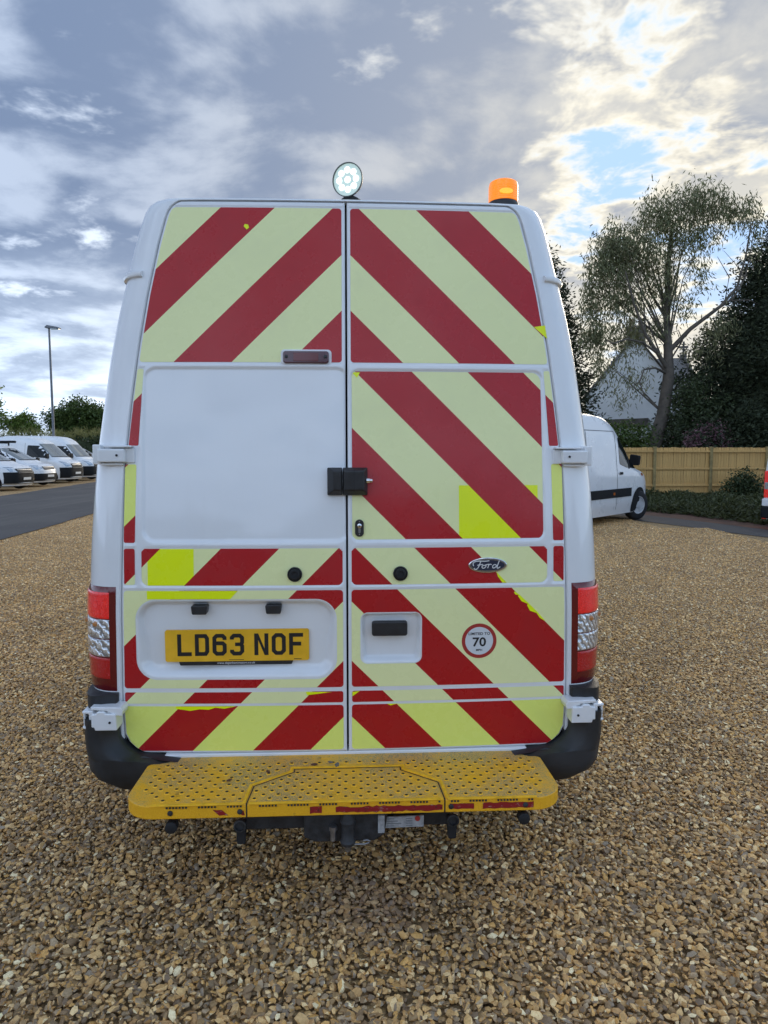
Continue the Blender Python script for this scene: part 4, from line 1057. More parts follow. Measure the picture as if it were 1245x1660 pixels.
    def mirror(s, x, z, sg, out=.16):
        y = s.side_y(x, z)
        MB().prism(rounded([(-.0, -.13), (out+.05, -.13), (out+.07, .10), (.03, .14)], .04), -.05, .05, 'x', Matrix.Translation((x, sg*(y+.03), z)) @ Matrix.Scale(sg, 4, (0, 1, 0))).build('wing_mirror', M['far_black'], s.root, bevel=.02)
def van_front(o, zb, plate_z=.48, grille=None, ws=None, lamp=None, bump=.66, chrome=True, seed=1):
    o.band('front_bumper', .27, bump, o.L-.54, .012, M['far_black'])
    o.front('windscreen', ws, M['screen'], .006)
    y0 = max(abs(p[0]) for p in ws)
    wz = min(p[1] for p in ws)
    o.front('wiper_panel', [(-y0, wz-.035), (y0, wz-.035), (y0, wz-.004), (-y0, wz-.004)], M['far_black'], .010)
    for sg in (-1, 1): o.front('headlamp', [(sg*a, b) for a, b in lamp], M['headlamp'], .012)
    g = o.front('grille', grille, M['far_black'], .016)
    zs = [p[1] for p in grille]; ys = max(p[0] for p in grille)
    for k in range(3):
        z = min(zs)+(max(zs)-min(zs))*(k+.7)/3.6
        o.front('grille_bar', [(-ys*.86, z), (ys*.86, z), (ys*.86, z+.022), (-ys*.86, z+.022)], M['bar_chrome'] if k == 2 else M['galv_dark'], .022, parent=g)
    o.front('number_plate', [(-.26, plate_z-.055), (.26, plate_z-.055), (.26, plate_z+.055), (-.26, plate_z+.055)], M['plate_white'], .024)
GV = 'white vans parked in a row across the road'
hd = R(-6)
def place_row(px_, py_, L_):   # the front centre of the van at (px_,py_)
    return (px_-L_*math.cos(hd), py_-L_*math.sin(hd))
def small_van(name, label, front_xy, dark_face):
    o = FarVan(name, label, place_row(*front_xy, 4.9), hd, 4.9, 1.97, 1.1, 3.95, 2.95, 1.06, group=GV)
    van_front(o, .6, .50, [(-.42, .80), (.42, .80), (.50, .95), (-.50, .95)] if not dark_face else [(-.48, .70), (.48, .70), (.60, .93), (-.60, .93)],
              [(-.70, 1.28), (.70, 1.28), (.62, 1.82), (-.62, 1.82)], [(.50, .86), (.78, .80), (.86, 1.00), (.60, .99)], .78 if dark_face else .62)
    if dark_face: o.front('fog_lamp', [(.50, .42), (.66, .42), (.66, .50), (.50, .50)], M['chrome'], .02); o.band('chin_strip', .27, .31, 4.2, .02, M['steel'])
    for sg in (-1, 1):
        o.side('side_window', rounded([(2.55, 1.22), (3.72, 1.22), (3.15, 1.72), (2.58, 1.76)], .06), sg, M['glass'])
        o.side('door_gap', [(2.47, .42), (2.485, .42), (2.485, 1.82), (2.47, 1.82)], sg, M['seam'], .003)
        o.mirror(3.62, 1.22, sg)
    o.wheels([.95, 3.95]); return o
v1 = small_van('compact_van', 'white compact van with dark lower face, nearest and leftmost in the parked row', (-15.35, 30.0), True)
v2 = small_van('compact_van', 'white compact van with roof bars, second in the parked row', (-15.95, 33.4), False)
for x_ in (1.6, 2.4):
    MB().box(x_-.03, x_+.03, -.66, .66, 2.03, 2.07).build('roof_bar', M['far_black'], v2.root, bevel=.01)
    for sg in (-1, 1): MB().box(x_-.03, x_+.03, sg*.62-.03, sg*.62+.03, 1.93, 2.05).build('roof_bar_foot', M['far_black'], v2.root, bevel=.01)
MB().lathe([(.06, 0), (.06, 1.0), (.05, 1.02)], 14, Matrix.Translation((1.9, .4, 2.12)) @ Matrix.Rotation(R(90), 4, 'Y')).build('pipe_carrier', M['far_black'], v2.root, smooth=40)
def tall_van(name, label, front_xy, H_):
    o = FarVan(name, label, place_row(*front_xy, 5.4), hd, 5.4, H_, 1.0, 4.62, 3.62, 1.18, hw=1.02, group=GV)
    van_front(o, .7, .52, [(-.46, .74), (.46, .74), (.52, 1.02), (-.52, 1.02)], [(-.78, 1.40), (.78, 1.40), (.70, 2.06), (-.70, 2.06)], [(.56, .92), (.80, .86), (.90, 1.14), (.66, 1.10)], .82)
    for sg in (-1, 1):
        o.side('side_window', rounded([(3.15, 1.38), (4.40, 1.30), (3.86, 1.95), (3.20, 1.98)], .07), sg, M['glass'])
        o.side('door_gap', [(3.05, .45), (3.065, .45), (3.065, 2.1), (3.05, 2.1)], sg, M['seam'], .003)
        o.side('rub_strip', [(.5, .55), (3.9, .55), (3.9, .68), (.5, .68)], sg, M['far_black'], .012)
        o.mirror(4.30, 1.42, sg, .2)
    MB().tube([(3.4, 0, H_-.02), (3.3, 0, H_+.18)], .012, 6).build('aerial', M['far_black'], o.root)
    o.wheels([1.0, 4.40], .36); return o
tall_van('tall_van', 'tall white van with black grille, third in the parked row', (-16.35, 37.3), 2.42)
tall_van('tall_van', 'tall white van, fourth in the row, its nose cut off by the chevron van', (-16.55, 40.6), 2.55)
small_van('compact_van', 'white compact van showing only its windscreen beyond the last tall van', (-17.2, 44.3), False)

# long white van on the right, its flank running away from the viewer
sp_ = FarVan('delivery_van', 'long white van with black flank strip standing before the timber fence', (2.17, 13.92), R(48), 5.9, 2.50, 1.05, 5.02, 3.95, 1.18, hw=1.0)
van_front(sp_, .7, .5, [(-.5, .72), (.5, .72), (.55, 1.0), (-.55, 1.0)], [(-.78, 1.40), (.78, 1.40), (.70, 2.05), (-.70, 2.05)], [(.58, .86), (.80, .84), (.92, 1.08), (.68, 1.06)], .66)
for sg in (-1, 1):
    w_ = sp_.side('side_window', rounded([(3.78, 1.36), (4.15, 1.28), (4.86, 1.24), (4.28, 1.95), (3.80, 1.98)], .07), sg, M['glass'])
    sp_.side('window_pillar', [(4.26, 1.25), (4.34, 1.25), (4.34, 1.90), (4.26, 1.93)], sg, M['far_black'], .009)
    for xg in (3.62, 2.15): sp_.side('door_gap', [(xg, .32), (xg+.018, .32), (xg+.018, 2.12), (xg, 2.12)], sg, M['seam'], .003)
    sp_.side('panel_gap', [(.2, 2.10), (3.62, 2.10), (3.62, 2.115), (.2, 2.115)], sg, M['seam'], .003)
    sp_.side('flank_strip', [(.3, .60), (4.42, .60), (4.42, .80), (.3, .80)], sg, M['far_black'], .014)
    sp_.side('marker_lamp', [(3.40, .66), (3.50, .66), (3.50, .72), (3.40, .72)], sg, M['lens_orange'], .018)
    sp_.side('indicator', [(5.02, 1.08), (5.14, 1.06), (5.14, 1.12), (5.02, 1.14)], sg, M['lens_orange'], .010)
    sp_.side('door_handle', rounded([(3.74, 1.12), (3.92, 1.12), (3.92, 1.18), (3.74, 1.18)], .02), sg, M['far_black'], .02)
    sp_.mirror(4.72, 1.45, sg, .2)
sp_.wheels([1.05, 4.92], .36, steer=R(-18))

# rear corner of another van at the right edge of the yard
rv = FarVan('parked_van', 'white van showing only its red tail light and rear corner at the right edge', (8.93, 14.36), R(48), 5.3, 2.45, 1.0, 4.5, 3.5, 1.15, hw=1.0)
van_front(rv, .7, .5, [(-.5, .72), (.5, .72), (.55, 1.0), (-.55, 1.0)], [(-.78, 1.40), (.78, 1.40), (.70, 2.05), (-.70, 2.05)], [(.58, .86), (.80, .84), (.92, 1.08), (.68, 1.06)], .66)
for sg in (-1, 1):
    MB().prism(rounded([(sg*.835, .66), (sg*.985, .66), (sg*.985, 1.24), (sg*.835, 1.24)], .03), -.022, .07, 'x').build('tail_light', M['tail_far'], rv.root, bevel=.015)
    MB().prism(rounded([(sg*.85, .84), (sg*.975, .84), (sg*.975, .99), (sg*.85, .99)], .02), -.027, .0, 'x').build('reversing_lens', M['headlamp'], rv.root, bevel=.004)
    MB().prism(rounded([(sg*.80, .48), (sg*1.01, .48), (sg*1.01, .64), (sg*.80, .64)], .02), -.05, .12, 'x').build('hinge_cover', M['paint_far'], rv.root, bevel=.015)
    MB().box(.05, .35, min(sg*.62, sg*1.015), max(sg*.62, sg*1.015), .20, .26).build('reflector_strip', M['tail_far'], rv.root)
    rv.side('wheel_strip', [(.5, .55), (3.9, .55), (3.9, .68), (.5, .68)], sg, M['far_black'], .012)
MB().prism(rounded([(-1.02, .22), (1.02, .22), (1.02, .47), (-1.02, .47)], .05), -.09, .25, 'x').build('rear_bumper', M['far_black'], rv.root, bevel=.03)
MB().box(-.012, .01, -.004, .004, .5, 2.3).build('door_seam', M['seam'], rv.root)
rv.wheels([1.0, 4.3], .35)

# ------------------------------------------------------------------ lamp post
lp = empty('lamp_post', (-21.2, 45, 0)); tag(lp, 'tall grey street lamp post rising behind the parked vans', 'street lamp')
M['galv'] = pmat('galvanised_steel', (0.16, 0.17, 0.19), 0.5, metal=0.5, var=0.2)
MB().tube([(0, 0, 0), (0, 0, 1.4), (0, 0, 1.45), (-.02, 0, 9.5)], [.13, .13, .085, .06], 14).build('post', M['galv'], lp, smooth=40)
MB().prism(rounded([(-.30, 9.46), (-.10, 9.62), (.55, 9.50), (.78, 9.42), (.55, 9.38), (-.1, 9.42)], .04), -.16, .16).build('lantern', M['galv'], lp, bevel=.04)
MB().box(.10, .62, -.11, .11, 9.365, 9.40).build('lantern_lens', M['headlamp'], lp)

# ------------------------------------------------------------------ timber fence
def wood(t, b, o):
    oi = t.n('ObjectInfo').outputs['Random']; g = t.noise(t.vmath('MULTIPLY', o, (40, 40, 3)), 1.0, 6, 0.65)
    c = t.mix(t.remap(g, .3, .7), (0.50, 0.28, 0.085), (0.68, 0.43, 0.155))
    c = t.mix(t.math('MULTIPLY', oi, .55), c, (0.44, 0.27, 0.095))
    L(t, c, b.inputs['Base Color'])
M['wood'] = pmat('larch_board', (0.4, 0.28, 0.11), 0.75, build=wood)
M['post_wood'] = pmat('fence_post_wood', (0.29, 0.215, 0.085), 0.8, var=.35, vscale=5)
FA, FB = Vector((5.2, 25.7)), Vector((17.5, 26.35)); fdir = (FB-FA).normalized(); fang = math.atan2(fdir.y, fdir.x)
fence = empty('timber_fence', (FA.x, FA.y, 0), fang); tag(fence, 'close-boarded timber fence with three rails at the back of the yard', 'fence')
flen = (FB-FA).length; bme = None; k = 0; x_ = 0
while x_ < flen:
    w_ = .098
    if bme is None:
        b0 = MB().box(0, w_-.004, 0, .018, .10, 1.80).build('board', M['wood'], fence, bevel=.003); bme = b0.data; bo = b0
    else:
        bo = b0.copy(); col.objects.link(bo); bo.parent = fence
    bo.location = (x_, random.uniform(0, .010), random.uniform(-.012, .012)); bo.rotation_euler = (0, random.uniform(-.004, .004), 0)
    x_ += w_+random.uniform(.0, .006)
for z_ in (.36, .98, 1.62):
    px_ = 0.6
    while px_ < flen: MB().box(px_, min(px_+2.11, flen), -.055, -.004, z_, z_+.075).build('rail', M['wood'], fence, bevel=.006); px_ += 2.145
px_ = 0.55
while px_ < flen: MB().box(px_-.055, px_+.055, -.075, .03, -.1, 1.83).build('post', M['post_wood'], fence, bevel=.008); px_ += 2.145
MB().box(0, flen, -.02, .015, .0, .13).build('gravel_board', M['post_wood'], fence)

# ------------------------------------------------------------------ house behind the trees
M['render'] = pmat('white_render', (0.82, 0.82, 0.80), 0.85, var=.12, vscale=.7, bump=.15, bscale=20)
def tiles(t, b, o):
    br = t.n('TexBrick', {'Vector': t.vmath('MULTIPLY', o, (1, 1, 1)), 'Scale': 3.2, 'Color1': (.27, .25, .225, 1), 'Color2': (.21, .195, .18, 1), 'Mortar': (.05, .045, .04, 1), 'Mortar Size': .03})
    L(t, br.outputs[0], b.inputs['Base Color'])
M['tile'] = pmat('grey_tiles', (0.15, 0.14, 0.13), 0.8, build=tiles)
M['stone'] = pmat('dark_stone', (0.16, 0.14, 0.12), 0.85, var=.4, vscale=3, bump=.3, bscale=8)
M['clay'] = pmat('clay_pot', (0.30, 0.20, 0.14), 0.8)
hs = empty('house', (14.17, 40, 0), R(-23)); tag(hs, 'white rendered house gable with chimney behind the eucalyptus tree', 'house')
MB().prism([(-2.62, 0), (2.62, 0), (2.62, 4.80), (0, 8.05), (-2.62, 4.80)], 0, 9, 'y').build('wall', M['render'], hs)
for sg in (-1, 1):
    q = [(0, 8.24), (sg*2.85, 4.70), (sg*2.85, 4.52), (0, 8.06)]
    MB().prism(q, -.14, 9.2, 'y').build('roof', M['tile'], hs)
ch_ = MB().box(-.50, .50, .3, 1.1, 7.2, 8.72).build('chimney', M['stone'], hs, bevel=.02)
MB().box(-.56, .56, .24, 1.16, 8.60, 8.76).build('chimney_cap', M['stone'], ch_, bevel=.02)
for x_ in (-.25, .22): MB().lathe([(.13, 8.75), (.12, 9.12), (.15, 9.14), (.15, 9.2), (.10, 9.2)], 14, Matrix.Translation((x_, .7, 0))).build('chimney_pot', M['clay'], ch_, smooth=40)
MB().prism([(-2.5, 3.38), (.9, 3.45), (.9, 3.0), (-2.5, 2.95)], -2.0, -.02, 'y').build('lean_to_roof', M['stone'], hs)
MB().box(-2.4, .8, -1.9, -.02, 0, 2.96).build('lean_to', M['render'], hs)
cp = empty('chapel', (17.2, 44, 0), R(-20)); tag(cp, 'tiled chapel roof with a stone cross finial right of the house', 'chapel')
MB().box(-2.6, 1.9, -1.0, 4.5, 0, 5.2).build('wall', M['stone'], cp)
MB().add([(-3, -1.9, 4.9), (2.35, -1.9, 4.9), (1.35, 1.2, 7.55), (-3, 1.2, 7.55), (-3, 4.9, 4.9), (2.35, 4.9, 4.9)], [(0, 1, 2, 3), (3, 2, 5, 4), (1, 5, 2)]).build('roof', M['tile'], cp)
MB().tube([(2.42, -1.95, 4.92), (1.38, 1.2, 7.62)], .11, 6).build('verge', M['stone'], cp)
MB().box(1.15, 1.55, 1.0, 1.4, 7.4, 7.75).build('finial_base', M['stone'], cp, bevel=.04)
MB().box(1.29, 1.41, 1.14, 1.26, 7.7, 8.55).box(1.07, 1.63, 1.15, 1.25, 8.14, 8.27).build('cross', M['stone'], cp)

# ------------------------------------------------------------------ plants
def leaf_mat(name, c0, c1, rough=.55, tr=.25):
    m = bpy.data.materials.new(name); m.use_nodes = True; m.node_tree.nodes.clear(); t = NT(m.node_tree)
    r = t.n('NewGeometry').outputs['Random Per Island']
    c = t.mix(r, c0, c1)
    b = t.n('BsdfPrincipled', {'Base Color': c, 'Roughness': rough, 'Specular IOR Level': .35})
    tl = t.n('BsdfTranslucent', {'Color': c}); mx = t.n('MixShader', {0: tr, 1: b.outputs[0], 2: tl.outputs[0]})
    t.n('OutputMaterial', {0: mx.outputs[0]}); return m
M['euc'] = leaf_mat('eucalyptus_leaf', (0.09, 0.10, 0.048), (0.25, 0.25, 0.12))
M['conifer'] = leaf_mat('conifer_leaf', (0.018, 0.028, 0.013), (0.052, 0.064, 0.028), .7, .1)
M['green'] = leaf_mat('green_leaf', (0.045, 0.078, 0.018), (0.11, 0.15, 0.036))
M['bright'] = leaf_mat('bright_leaf', (0.09, 0.15, 0.024), (0.19, 0.24, 0.05))
M['shrub'] = leaf_mat('shrub_leaf', (0.03, 0.05, 0.018), (0.085, 0.105, 0.045))
M['weed'] = leaf_mat('weed_leaf', (0.035, 0.045, 0.014), (0.105, 0.115, 0.045))
M['pink'] = leaf_mat('pink_blossom', (0.22, 0.10, 0.12), (0.36, 0.22, 0.24))
M['straw'] = leaf_mat('dry_grass', (0.16, 0.17, 0.05), (0.30, 0.28, 0.11))
M['bark'] = pmat('bark', (0.115, 0.095, 0.075), 0.9, var=.4, vscale=3, bump=.6, bscale=18)
M['bark_dark'] = pmat('dark_bark', (0.05, 0.04, 0.032), 0.9, var=.3, vscale=4)
def leaves(pos, ln, wd_, droop=0.0, curl=.15, seed=0, flat=False):
    """leaf-shaped faces (4 corner kite) at pos; ln,wd_ arrays or floats"""
    g = np.random.default_rng(seed); n = len(pos)
    d = g.normal(size=(n, 3)); d[:, 2] = d[:, 2]*.6-droop; d /= np.linalg.norm(d, axis=1)[:, None]
    a = np.cross(d, g.normal(size=(n, 3))); a /= np.linalg.norm(a, axis=1)[:, None]
    ln = ln*g.uniform(.65, 1.3, n)[:, None]; w = wd_*g.uniform(.7, 1.25, n)[:, None]
    P0 = pos; P1 = pos+d*ln*.45+a*w*.5; P2 = pos+d*ln; P3 = pos+d*ln*.45-a*w*.5
    v = np.stack([P0, P1, P2, P3], 1).reshape(-1, 3); f = np.arange(4*n).reshape(n, 4)
    return v, f
def blob_points(blobs, n, seed, clump=10, cr=.35, shell=.45):
    """clumped points in ellipsoids (cx,cy,cz,rx,ry,rz,weight)"""
    g = np.random.default_rng(seed); B = np.array(blobs, float); w = B[:, 6]*B[:, 3]*B[:, 5]; w = w/w.sum()
    k = g.choice(len(B), size=max(1, n//clump), p=w); u = g.normal(size=(len(k), 3)); u /= np.linalg.norm(u, axis=1)[:, None]
    r = g.random(len(k))**shell; c = B[k, :3]+u*r[:, None]*B[k, 3:6]
    p = np.repeat(c, clump, 0)+g.normal(size=(len(k)*clump, 3))*(np.array(cr) if hasattr(cr, '__len__') else cr)
    return p, c
def tree(name, label, cat, loc, trunk, blobs, n, ln, wd_, mat, bark, droop=0., seed=1, clump=10, cr=.3, limbs=None, group=None, nl=14, shell=.45, extra=None):
    root = empty(name, (*loc, 0)); tag(root, label, cat, group)
    mb = MB(); pts = [Vector(p) for p, _ in trunk]
    mb.tube(pts, [r for _, r in trunk], 10)
    for lb in limbs or []: mb.tube([p for p, _ in lb], [r for _, r in lb], 7)
    p, c = blob_points(blobs, n, seed, clump, cr, shell)
    g = random.Random(seed)
    for k in range(nl):                                             # finer boughs from the stem into the crown
        e = Vector(c[g.randrange(len(c))])
        if e.x > 2.2 and name.startswith('euc'): continue
        s = min(pts, key=lambda q: abs(q.z-max(pts[0].z, e.z*.62))+.2*(q-e).length)
        m = s.lerp(e, .5)+Vector((g.uniform(-.3, .3), g.uniform(-.3, .3), g.uniform(0, .5)))
        r0 = trunk[-1][1]*.75; mb.tube([s, s.lerp(m, .6), m, e], [r0, r0*.7, r0*.45, r0*.15], 5)
    mb.build('trunk', bark, root, smooth=60)
    v, f = leaves(p, ln, wd_, droop, seed=seed); link_mesh('crown', arrays_mesh('crown', v, f), mat, root)
    return root
# eucalyptus: bent trunk, long bare limbs, thin hanging leaves with gaps
def E_(px, py, dy=0.0):
    b_ = (830-py)/1130; f_ = .99626+b_*.08641
    return ((px-622.5)/1130/f_*29-11.0, dy, 1.65+(-.08641+b_*.99626)/f_*29)
trunk_e = [((-.1, 0, -.1), .36), (E_(1060, 725), .29), (E_(1075, 670), .25), (E_(1084, 610), .22), (E_(1083, 560), .17), (E_(1082, 500, .1), .11), (E_(1086, 430, .2), .10), (E_(1092, 370, .2), .06)]
def limb(*p): return [(E_(a, b, d), r*.62) for a, b, d, r in p]
limbs_e = [limb((1084, 570, 0, .17), (1115, 535, -.2, .14), (1160, 500, -.4, .11), (1185, 470, -.5, .08), (1196, 425, -.6, .055), (1205, 370, -.6, .03)),
           limb((1150, 508, -.3, .09), (1185, 485, -.2, .07), (1208, 450, 0, .055), (1222, 400, .2, .03), (1228, 360, .2, .015)),
           limb((1180, 490, -.3, .05), (1210, 488, -.2, .03), (1232, 494, 0, .015)),
           limb((1170, 488, -.3, .05), (1180, 450, -.1, .035), (1165, 415, .1, .015)), limb((1208, 450, 0, .04), (1190, 425, 0, .02), (1175, 405, .1, .01)),
           limb((1083, 600, 0, .16), (1060, 575, -.4, .13), (1035, 545, -.7, .10), (1015, 500, -.9, .07), (1000, 450, -1, .04)),
           limb((1060, 575, -.4, .09), (1030, 560, -.8, .07), (1000, 557, -1.2, .06), (975, 566, -1.5, .045), (960, 562, -1.7, .02)),
           limb((1080, 605, 0, .10), (1050, 600, -.8, .07), (1025, 605, -1.3, .055), (1014, 625, -1.6, .045), (1018, 648, -1.8, .03), (1035, 662, -1.9, .015)),
           limb((1014, 625, -1.6, .03), (995, 635, -1.7, .02), (985, 655, -1.8, .01)), limb((1082, 520, 0, .10), (1062, 470, .5, .07), (1048, 410, .8, .04), (1045, 360, .9, .02)),
           limb((1083, 510, .1, .09), (1105, 460, .6, .06), (1120, 400, .9, .04), (1130, 340, 1, .02)), limb((1086, 585, 0, .06), (1098, 555, -.5, .045), (1090, 540, -.6, .03), (1075, 545, -.7, .015)),
           limb((1035, 545, -.7, .06), (1040, 500, -.3, .045), (1030, 440, 0, .025))]
eb = []
for px, py, rx, ry, w in [(1000, 398, 44, 34, 1), (1070, 350, 48, 36, 1), (1130, 330, 44, 28, 1.1), (1190, 345, 40, 22, 1.1), (1222, 360, 14, 22, 1), (980, 440, 40, 40, 1.1), (1045, 415, 48, 44, .8), (1105, 388, 34, 36, .8), (962, 495, 22, 40, 1.3), (1010, 490, 40, 38, .9), (1070, 460, 38, 38, .6), (968, 545, 30, 28, 1.1), (1020, 545, 34, 30, .6), (1128, 440, 22, 36, .4), (1140, 568, 42, 16, .5), (1165, 535, 34, 18, .5), (980, 590, 28, 26, .5), (1030, 615, 34, 22, .22), (1005, 650, 42, 14, .2), (1060, 530, 32, 34, .4), (1228, 410, 8, 45, .5), (1155, 376, 28, 14, .5), (1110, 500, 24, 26, .3)]:
    c = E_(px, py); eb.append((c[0], 0, c[2], rx*.0257, rx*.0257*.9, ry*.0257, w))
tree('eucalyptus_tree', 'tall eucalyptus with bent trunk and thin hanging leaves behind the fence', 'tree', (11.0, 29), trunk_e, eb, 22000, .22, .046, M['euc'], M['bark'], droop=1.5, seed=5, clump=20, cr=(.15, .15, .26), limbs=limbs_e, nl=26, shell=.5)
def conifer(name, label, loc, h, r, n, seed, z0=.6, lean=0.0, ex=.75):
    root = empty(name, (*loc, 0)); tag(root, label, 'tree', 'dark conifers beyond the fence')
    g = np.random.default_rng(seed); m = n//26
    t = 1-np.sqrt(g.random(m)); t = np.clip(t+g.normal(0, .03, m), 0, 1); az = g.uniform(0, 2*math.pi, m)
    lob = 1+.16*np.sin(az*5+t*17)+.12*np.sin(az*3-t*29+1)+g.normal(0, .07, m)
    rad = r*(1-t)**ex*lob*g.uniform(.68, 1.0, m)
    c = np.stack([rad*np.cos(az)+lean*t, rad*np.sin(az), z0+t*(h-z0)], 1)
    c[:, 1] = np.maximum(c[:, 1], 26.9-loc[1])
    p = np.repeat(c, 26, 0)+g.normal(size=(m*26, 3))*np.array([.24, .24, .17])
    v, f = leaves(p, .19, .075, droop=-.25, seed=seed)
    link_mesh('crown', arrays_mesh('crown', v, f), M['conifer'], root)
    # dense inner body of the crown
    zs = np.linspace(z0, h*.93, 12); mb = MB(); nn = 14; vs = []
    for z in zs:
        for k in range(nn):
            a = 2*math.pi*k/nn; q = r*(1-(z-z0)/(h-z0))**ex*.66*(1+.12*math.sin(a*3+z)); vs.append((q*math.cos(a)+lean*(z-z0)/(h-z0), max(q*math.sin(a), 27.2-loc[1]), z))
    mb.add(vs, [[i*nn+k, i*nn+(k+1) % nn, (i+1)*nn+(k+1) % nn, (i+1)*nn+k] for i in range(len(zs)-1) for k in range(nn)]).build('inner_boughs', M['conifer'], root)
    MB().tube([(0, 0, -.1), (0, 0, h*.5), (lean, 0, h*.9)], [.28, .18, .04], 9).build('trunk', M['bark_dark'], root, smooth=60)
conifer('conifer', 'broad dark conifer filling the right edge behind the fence', (17.9, 30.4), 13.6, 6.4, 130000, 11, ex=.95)
conifer('conifer', 'dark narrow conifer half hidden behind the chevron van', (7.2, 33), 11.4, 3.2, 40000, 12)
# shrubs and hedge behind the fence
def bush(name, label, loc, blobs, n, ln, wd_, mat, seed, cat='shrub', group=None, stem=.05):
    zmax = max(b[2] for b in blobs)
    return tree(name, label, cat, loc, [((0, 0, -.05), stem), ((.05, 0, zmax*.5), stem*.8), ((0, .1, zmax), stem*.4)], blobs, n, ln, wd_, mat, M['bark_dark'], seed=seed, clump=8, cr=.14, nl=8, group=group)
bush('evergreen_shrub', 'dark evergreen shrub between eucalyptus trunk and broad conifer', (13.0, 28.6), [(-.6, 0, 3.2, .9, .8, 1.3, 1), (.3, 0, 2.4, 1.2, .9, 1.2, 1), (.9, .2, 3.0, .8, .8, 1.0, .8), (-.3, 0, 4.2, .5, .5, .6, .6), (-.9, 0, 1.7, .7, .6, .9, 1), (.2, 0, 1.3, 1.6, .8, 1.0, 1)], 11000, .14, .075, M['shrub'], 21)
bush('blossom_shrub', 'loose shrub with dull pink blossom just above the fence', (12.7, 27.4), [(-.5, 0, 2.1, .5, .3, .35, 1), (.1, 0, 2.4, .5, .3, .4, 1), (.5, 0, 2.0, .4, .3, .3, 1)], 1500, .09, .06, M['pink'], 22)
bush('laurel_hedge', 'clipped green hedge above the fence beside the eucalyptus trunk', (9.6, 28.0), [(-1.6, 0, 1.9, 1.0, .6, .9, 1), (-.4, 0, 1.9, 1.0, .6, .95, 1), (.5, 0, 1.9, .8, .6, .9, 1)], 6500, .13, .07, M['green'], 23, 'hedge')
bush('leafy_shrub', 'small light green shrub by the fence at the right edge', (15.9, 27.6), [(0, 0, 1.8, .8, .5, .6, 1), (-.5, 0, 1.6, .5, .4, .5, 1)], 2200, .12, .06, M['bright'], 24)
bush('bramble_bush', 'dark bramble bush growing up against the timber fence', (12.95, 25.1), [(0, 0, .55, .42, .3, .38, 1), (.25, 0, .35, .45, .35, .3, 1), (-.3, 0, .3, .4, .3, .28, 1)], 2200, .11, .06, M['shrub'], 25)
# weeds along the foot of the fence
g = np.random.default_rng(31); n = 52000
wx = g.uniform(6.3, 17.5, n); q = g.random(n)
near = 15.2+(8.95-wx)*2.55; near = np.maximum(near, 6.0)+.25*np.sin(wx*5)+.15*np.sin(wx*13)
wy = near+q*(25.75-near); ok_ = (near < 25.5) & (wx < wy*.60+.6); wx, wy, near = wx[ok_], wy[ok_], near[ok_]
hgt = .02+.20*np.clip(.5+.5*np.sin(wx*1.9+wy*1.3)+.35*np.sin(wx*4.7-wy*2.2), 0, 1.4)*np.clip((wy-near)/.9, .12, 1)
wp = np.stack([wx, wy, g.random(len(wx))**.8*hgt], 1)
v, f = leaves(wp, .16, .055, droop=-.35, seed=32)
tag(link_mesh('weeds', arrays_mesh('weeds', v, f), M['weed']), 'rough green weeds along the foot of the timber fence', 'weeds', kind='stuff')
# hedge, grass and trees beyond the road on the left
def strip(name, label, x0, x1, y, dep, z0, z1, n, ln, wd_, mat, seed, kind=None, cat='hedge', droop=0.):
    g = np.random.default_rng(seed); m = n//8
    c = np.stack([g.uniform(x0, x1, m), y+g.uniform(-dep, dep, m), z0+(z1-z0)*g.random(m)**.75], 1); c[:, 2] += .10*np.sin(c[:, 0]*1.3)+.08*np.sin(c[:, 0]*3.1)
    p = np.repeat(c, 8, 0)+g.normal(size=(m*8, 3))*.14; v, f = leaves(p, ln, wd_, droop, seed=seed)
    return arrays_mesh(name, v, f)
hr = empty('field_hedge', (0, 0, 0)); tag(hr, 'long clipped green hedge behind the row of parked vans', 'hedge')
link_mesh('foliage', strip('foliage', '', -62, -14, 55, .9, .1, 2.7, 30000, .24, .13, M['shrub'], 41), M['shrub'], hr)
MB().box(-62, -14, 54.5, 55.5, 0, 2.45).build('inner_boughs', M['shrub'], hr)
tag(link_mesh('tall_grass', strip('tall_grass', '', -62, -14, 55.4, 1.0, 2.4, 3.1, 16000, .40, .03, M['straw'], 42, droop=-1.6), M['straw']), 'pale seeding grass standing along the top of the field hedge', 'grass', kind='stuff')
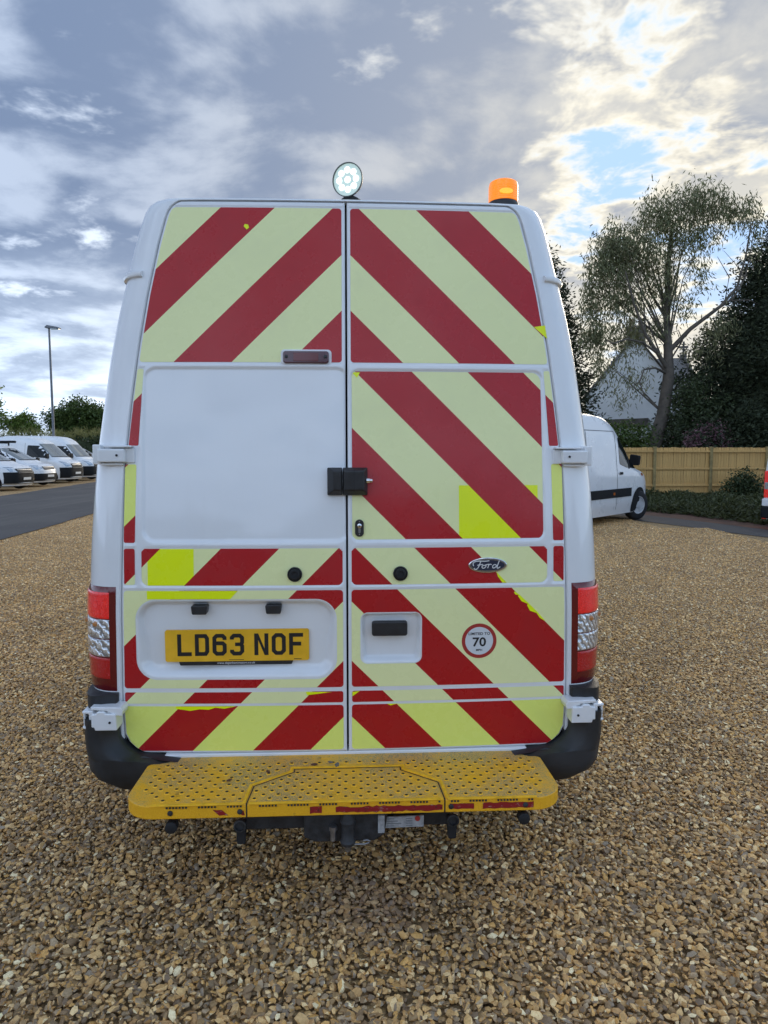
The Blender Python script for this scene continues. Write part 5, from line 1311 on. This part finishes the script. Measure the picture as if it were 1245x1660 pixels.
tree('round_tree', 'dark rounded tree right of the street lamp beyond the hedge', 'tree', (-27.0, 62), [((0, 0, 0), .22), ((.1, 0, 2.2), .18), ((0, 0, 4.2), .1)],
     [(-1.7, 0, 4.3, 1.3, 1.3, 1.2, 1), (0, 0, 4.9, 1.7, 1.4, 1.4, 1), (1.6, 0, 4.6, 1.5, 1.3, 1.3, 1), (2.9, 0, 4.2, 1.2, 1.2, 1.3, 1), (-.8, 0, 3.6, 1.6, 1.3, 1.0, 1), (1.4, 0, 3.4, 1.9, 1.3, 1.0, 1)], 15000, .24, .14, M['green'], M['bark_dark'], seed=51, clump=10, cr=.22, group='trees beyond the field hedge')
tree('young_tree', 'light green tree at the left edge of the view', 'tree', (-34.6, 60), [((0, 0, 0), .2), ((.1, 0, 3), .16), ((0, 0, 7), .07)],
     [(0, 0, 5.6, 1.7, 1.5, 1.0, 1), (.6, 0, 6.9, 1.2, 1.0, .8, 1), (-.5, 0, 8.2, 1.4, 1.2, .9, 1), (.8, 0, 4.5, 1.6, 1.2, .8, 1)], 6500, .26, .15, M['bright'], M['bark_dark'], seed=52, clump=10, cr=.22, group='trees beyond the field hedge')
tree('young_tree', 'low bright green tree left of the street lamp beyond the hedge', 'tree', (-31.3, 60.5), [((0, 0, 0), .14), ((.1, 0, 2.5), .1), ((0, 0, 4.0), .05)],
     [(-.6, 0, 3.9, .9, .8, .7, 1), (.3, 0, 4.2, .8, .7, .8, 1), (.9, 0, 3.6, .8, .7, .6, 1)], 3200, .24, .13, M['bright'], M['bark_dark'], seed=53, clump=10, cr=.2, group='trees beyond the field hedge')
# tree line behind the viewer, which the white door panel mirrors
g = np.random.default_rng(61); m = 2600
cx_ = g.uniform(-60, 60, m); top = 5.5+2.2*np.sin(cx_*.21)+1.3*np.sin(cx_*.57+1)
c = np.stack([cx_, -38+g.uniform(-2, 2, m), g.random(m)**.7*top], 1); p = np.repeat(c, 9, 0)+g.normal(size=(m*9, 3))*.45
v, f = leaves(p, .8, .5, seed=62)
tag(link_mesh('distant_trees', arrays_mesh('distant_trees', v, f), M['green']), 'distant trees mirrored faintly in the blank white door panel', 'trees', kind='stuff')
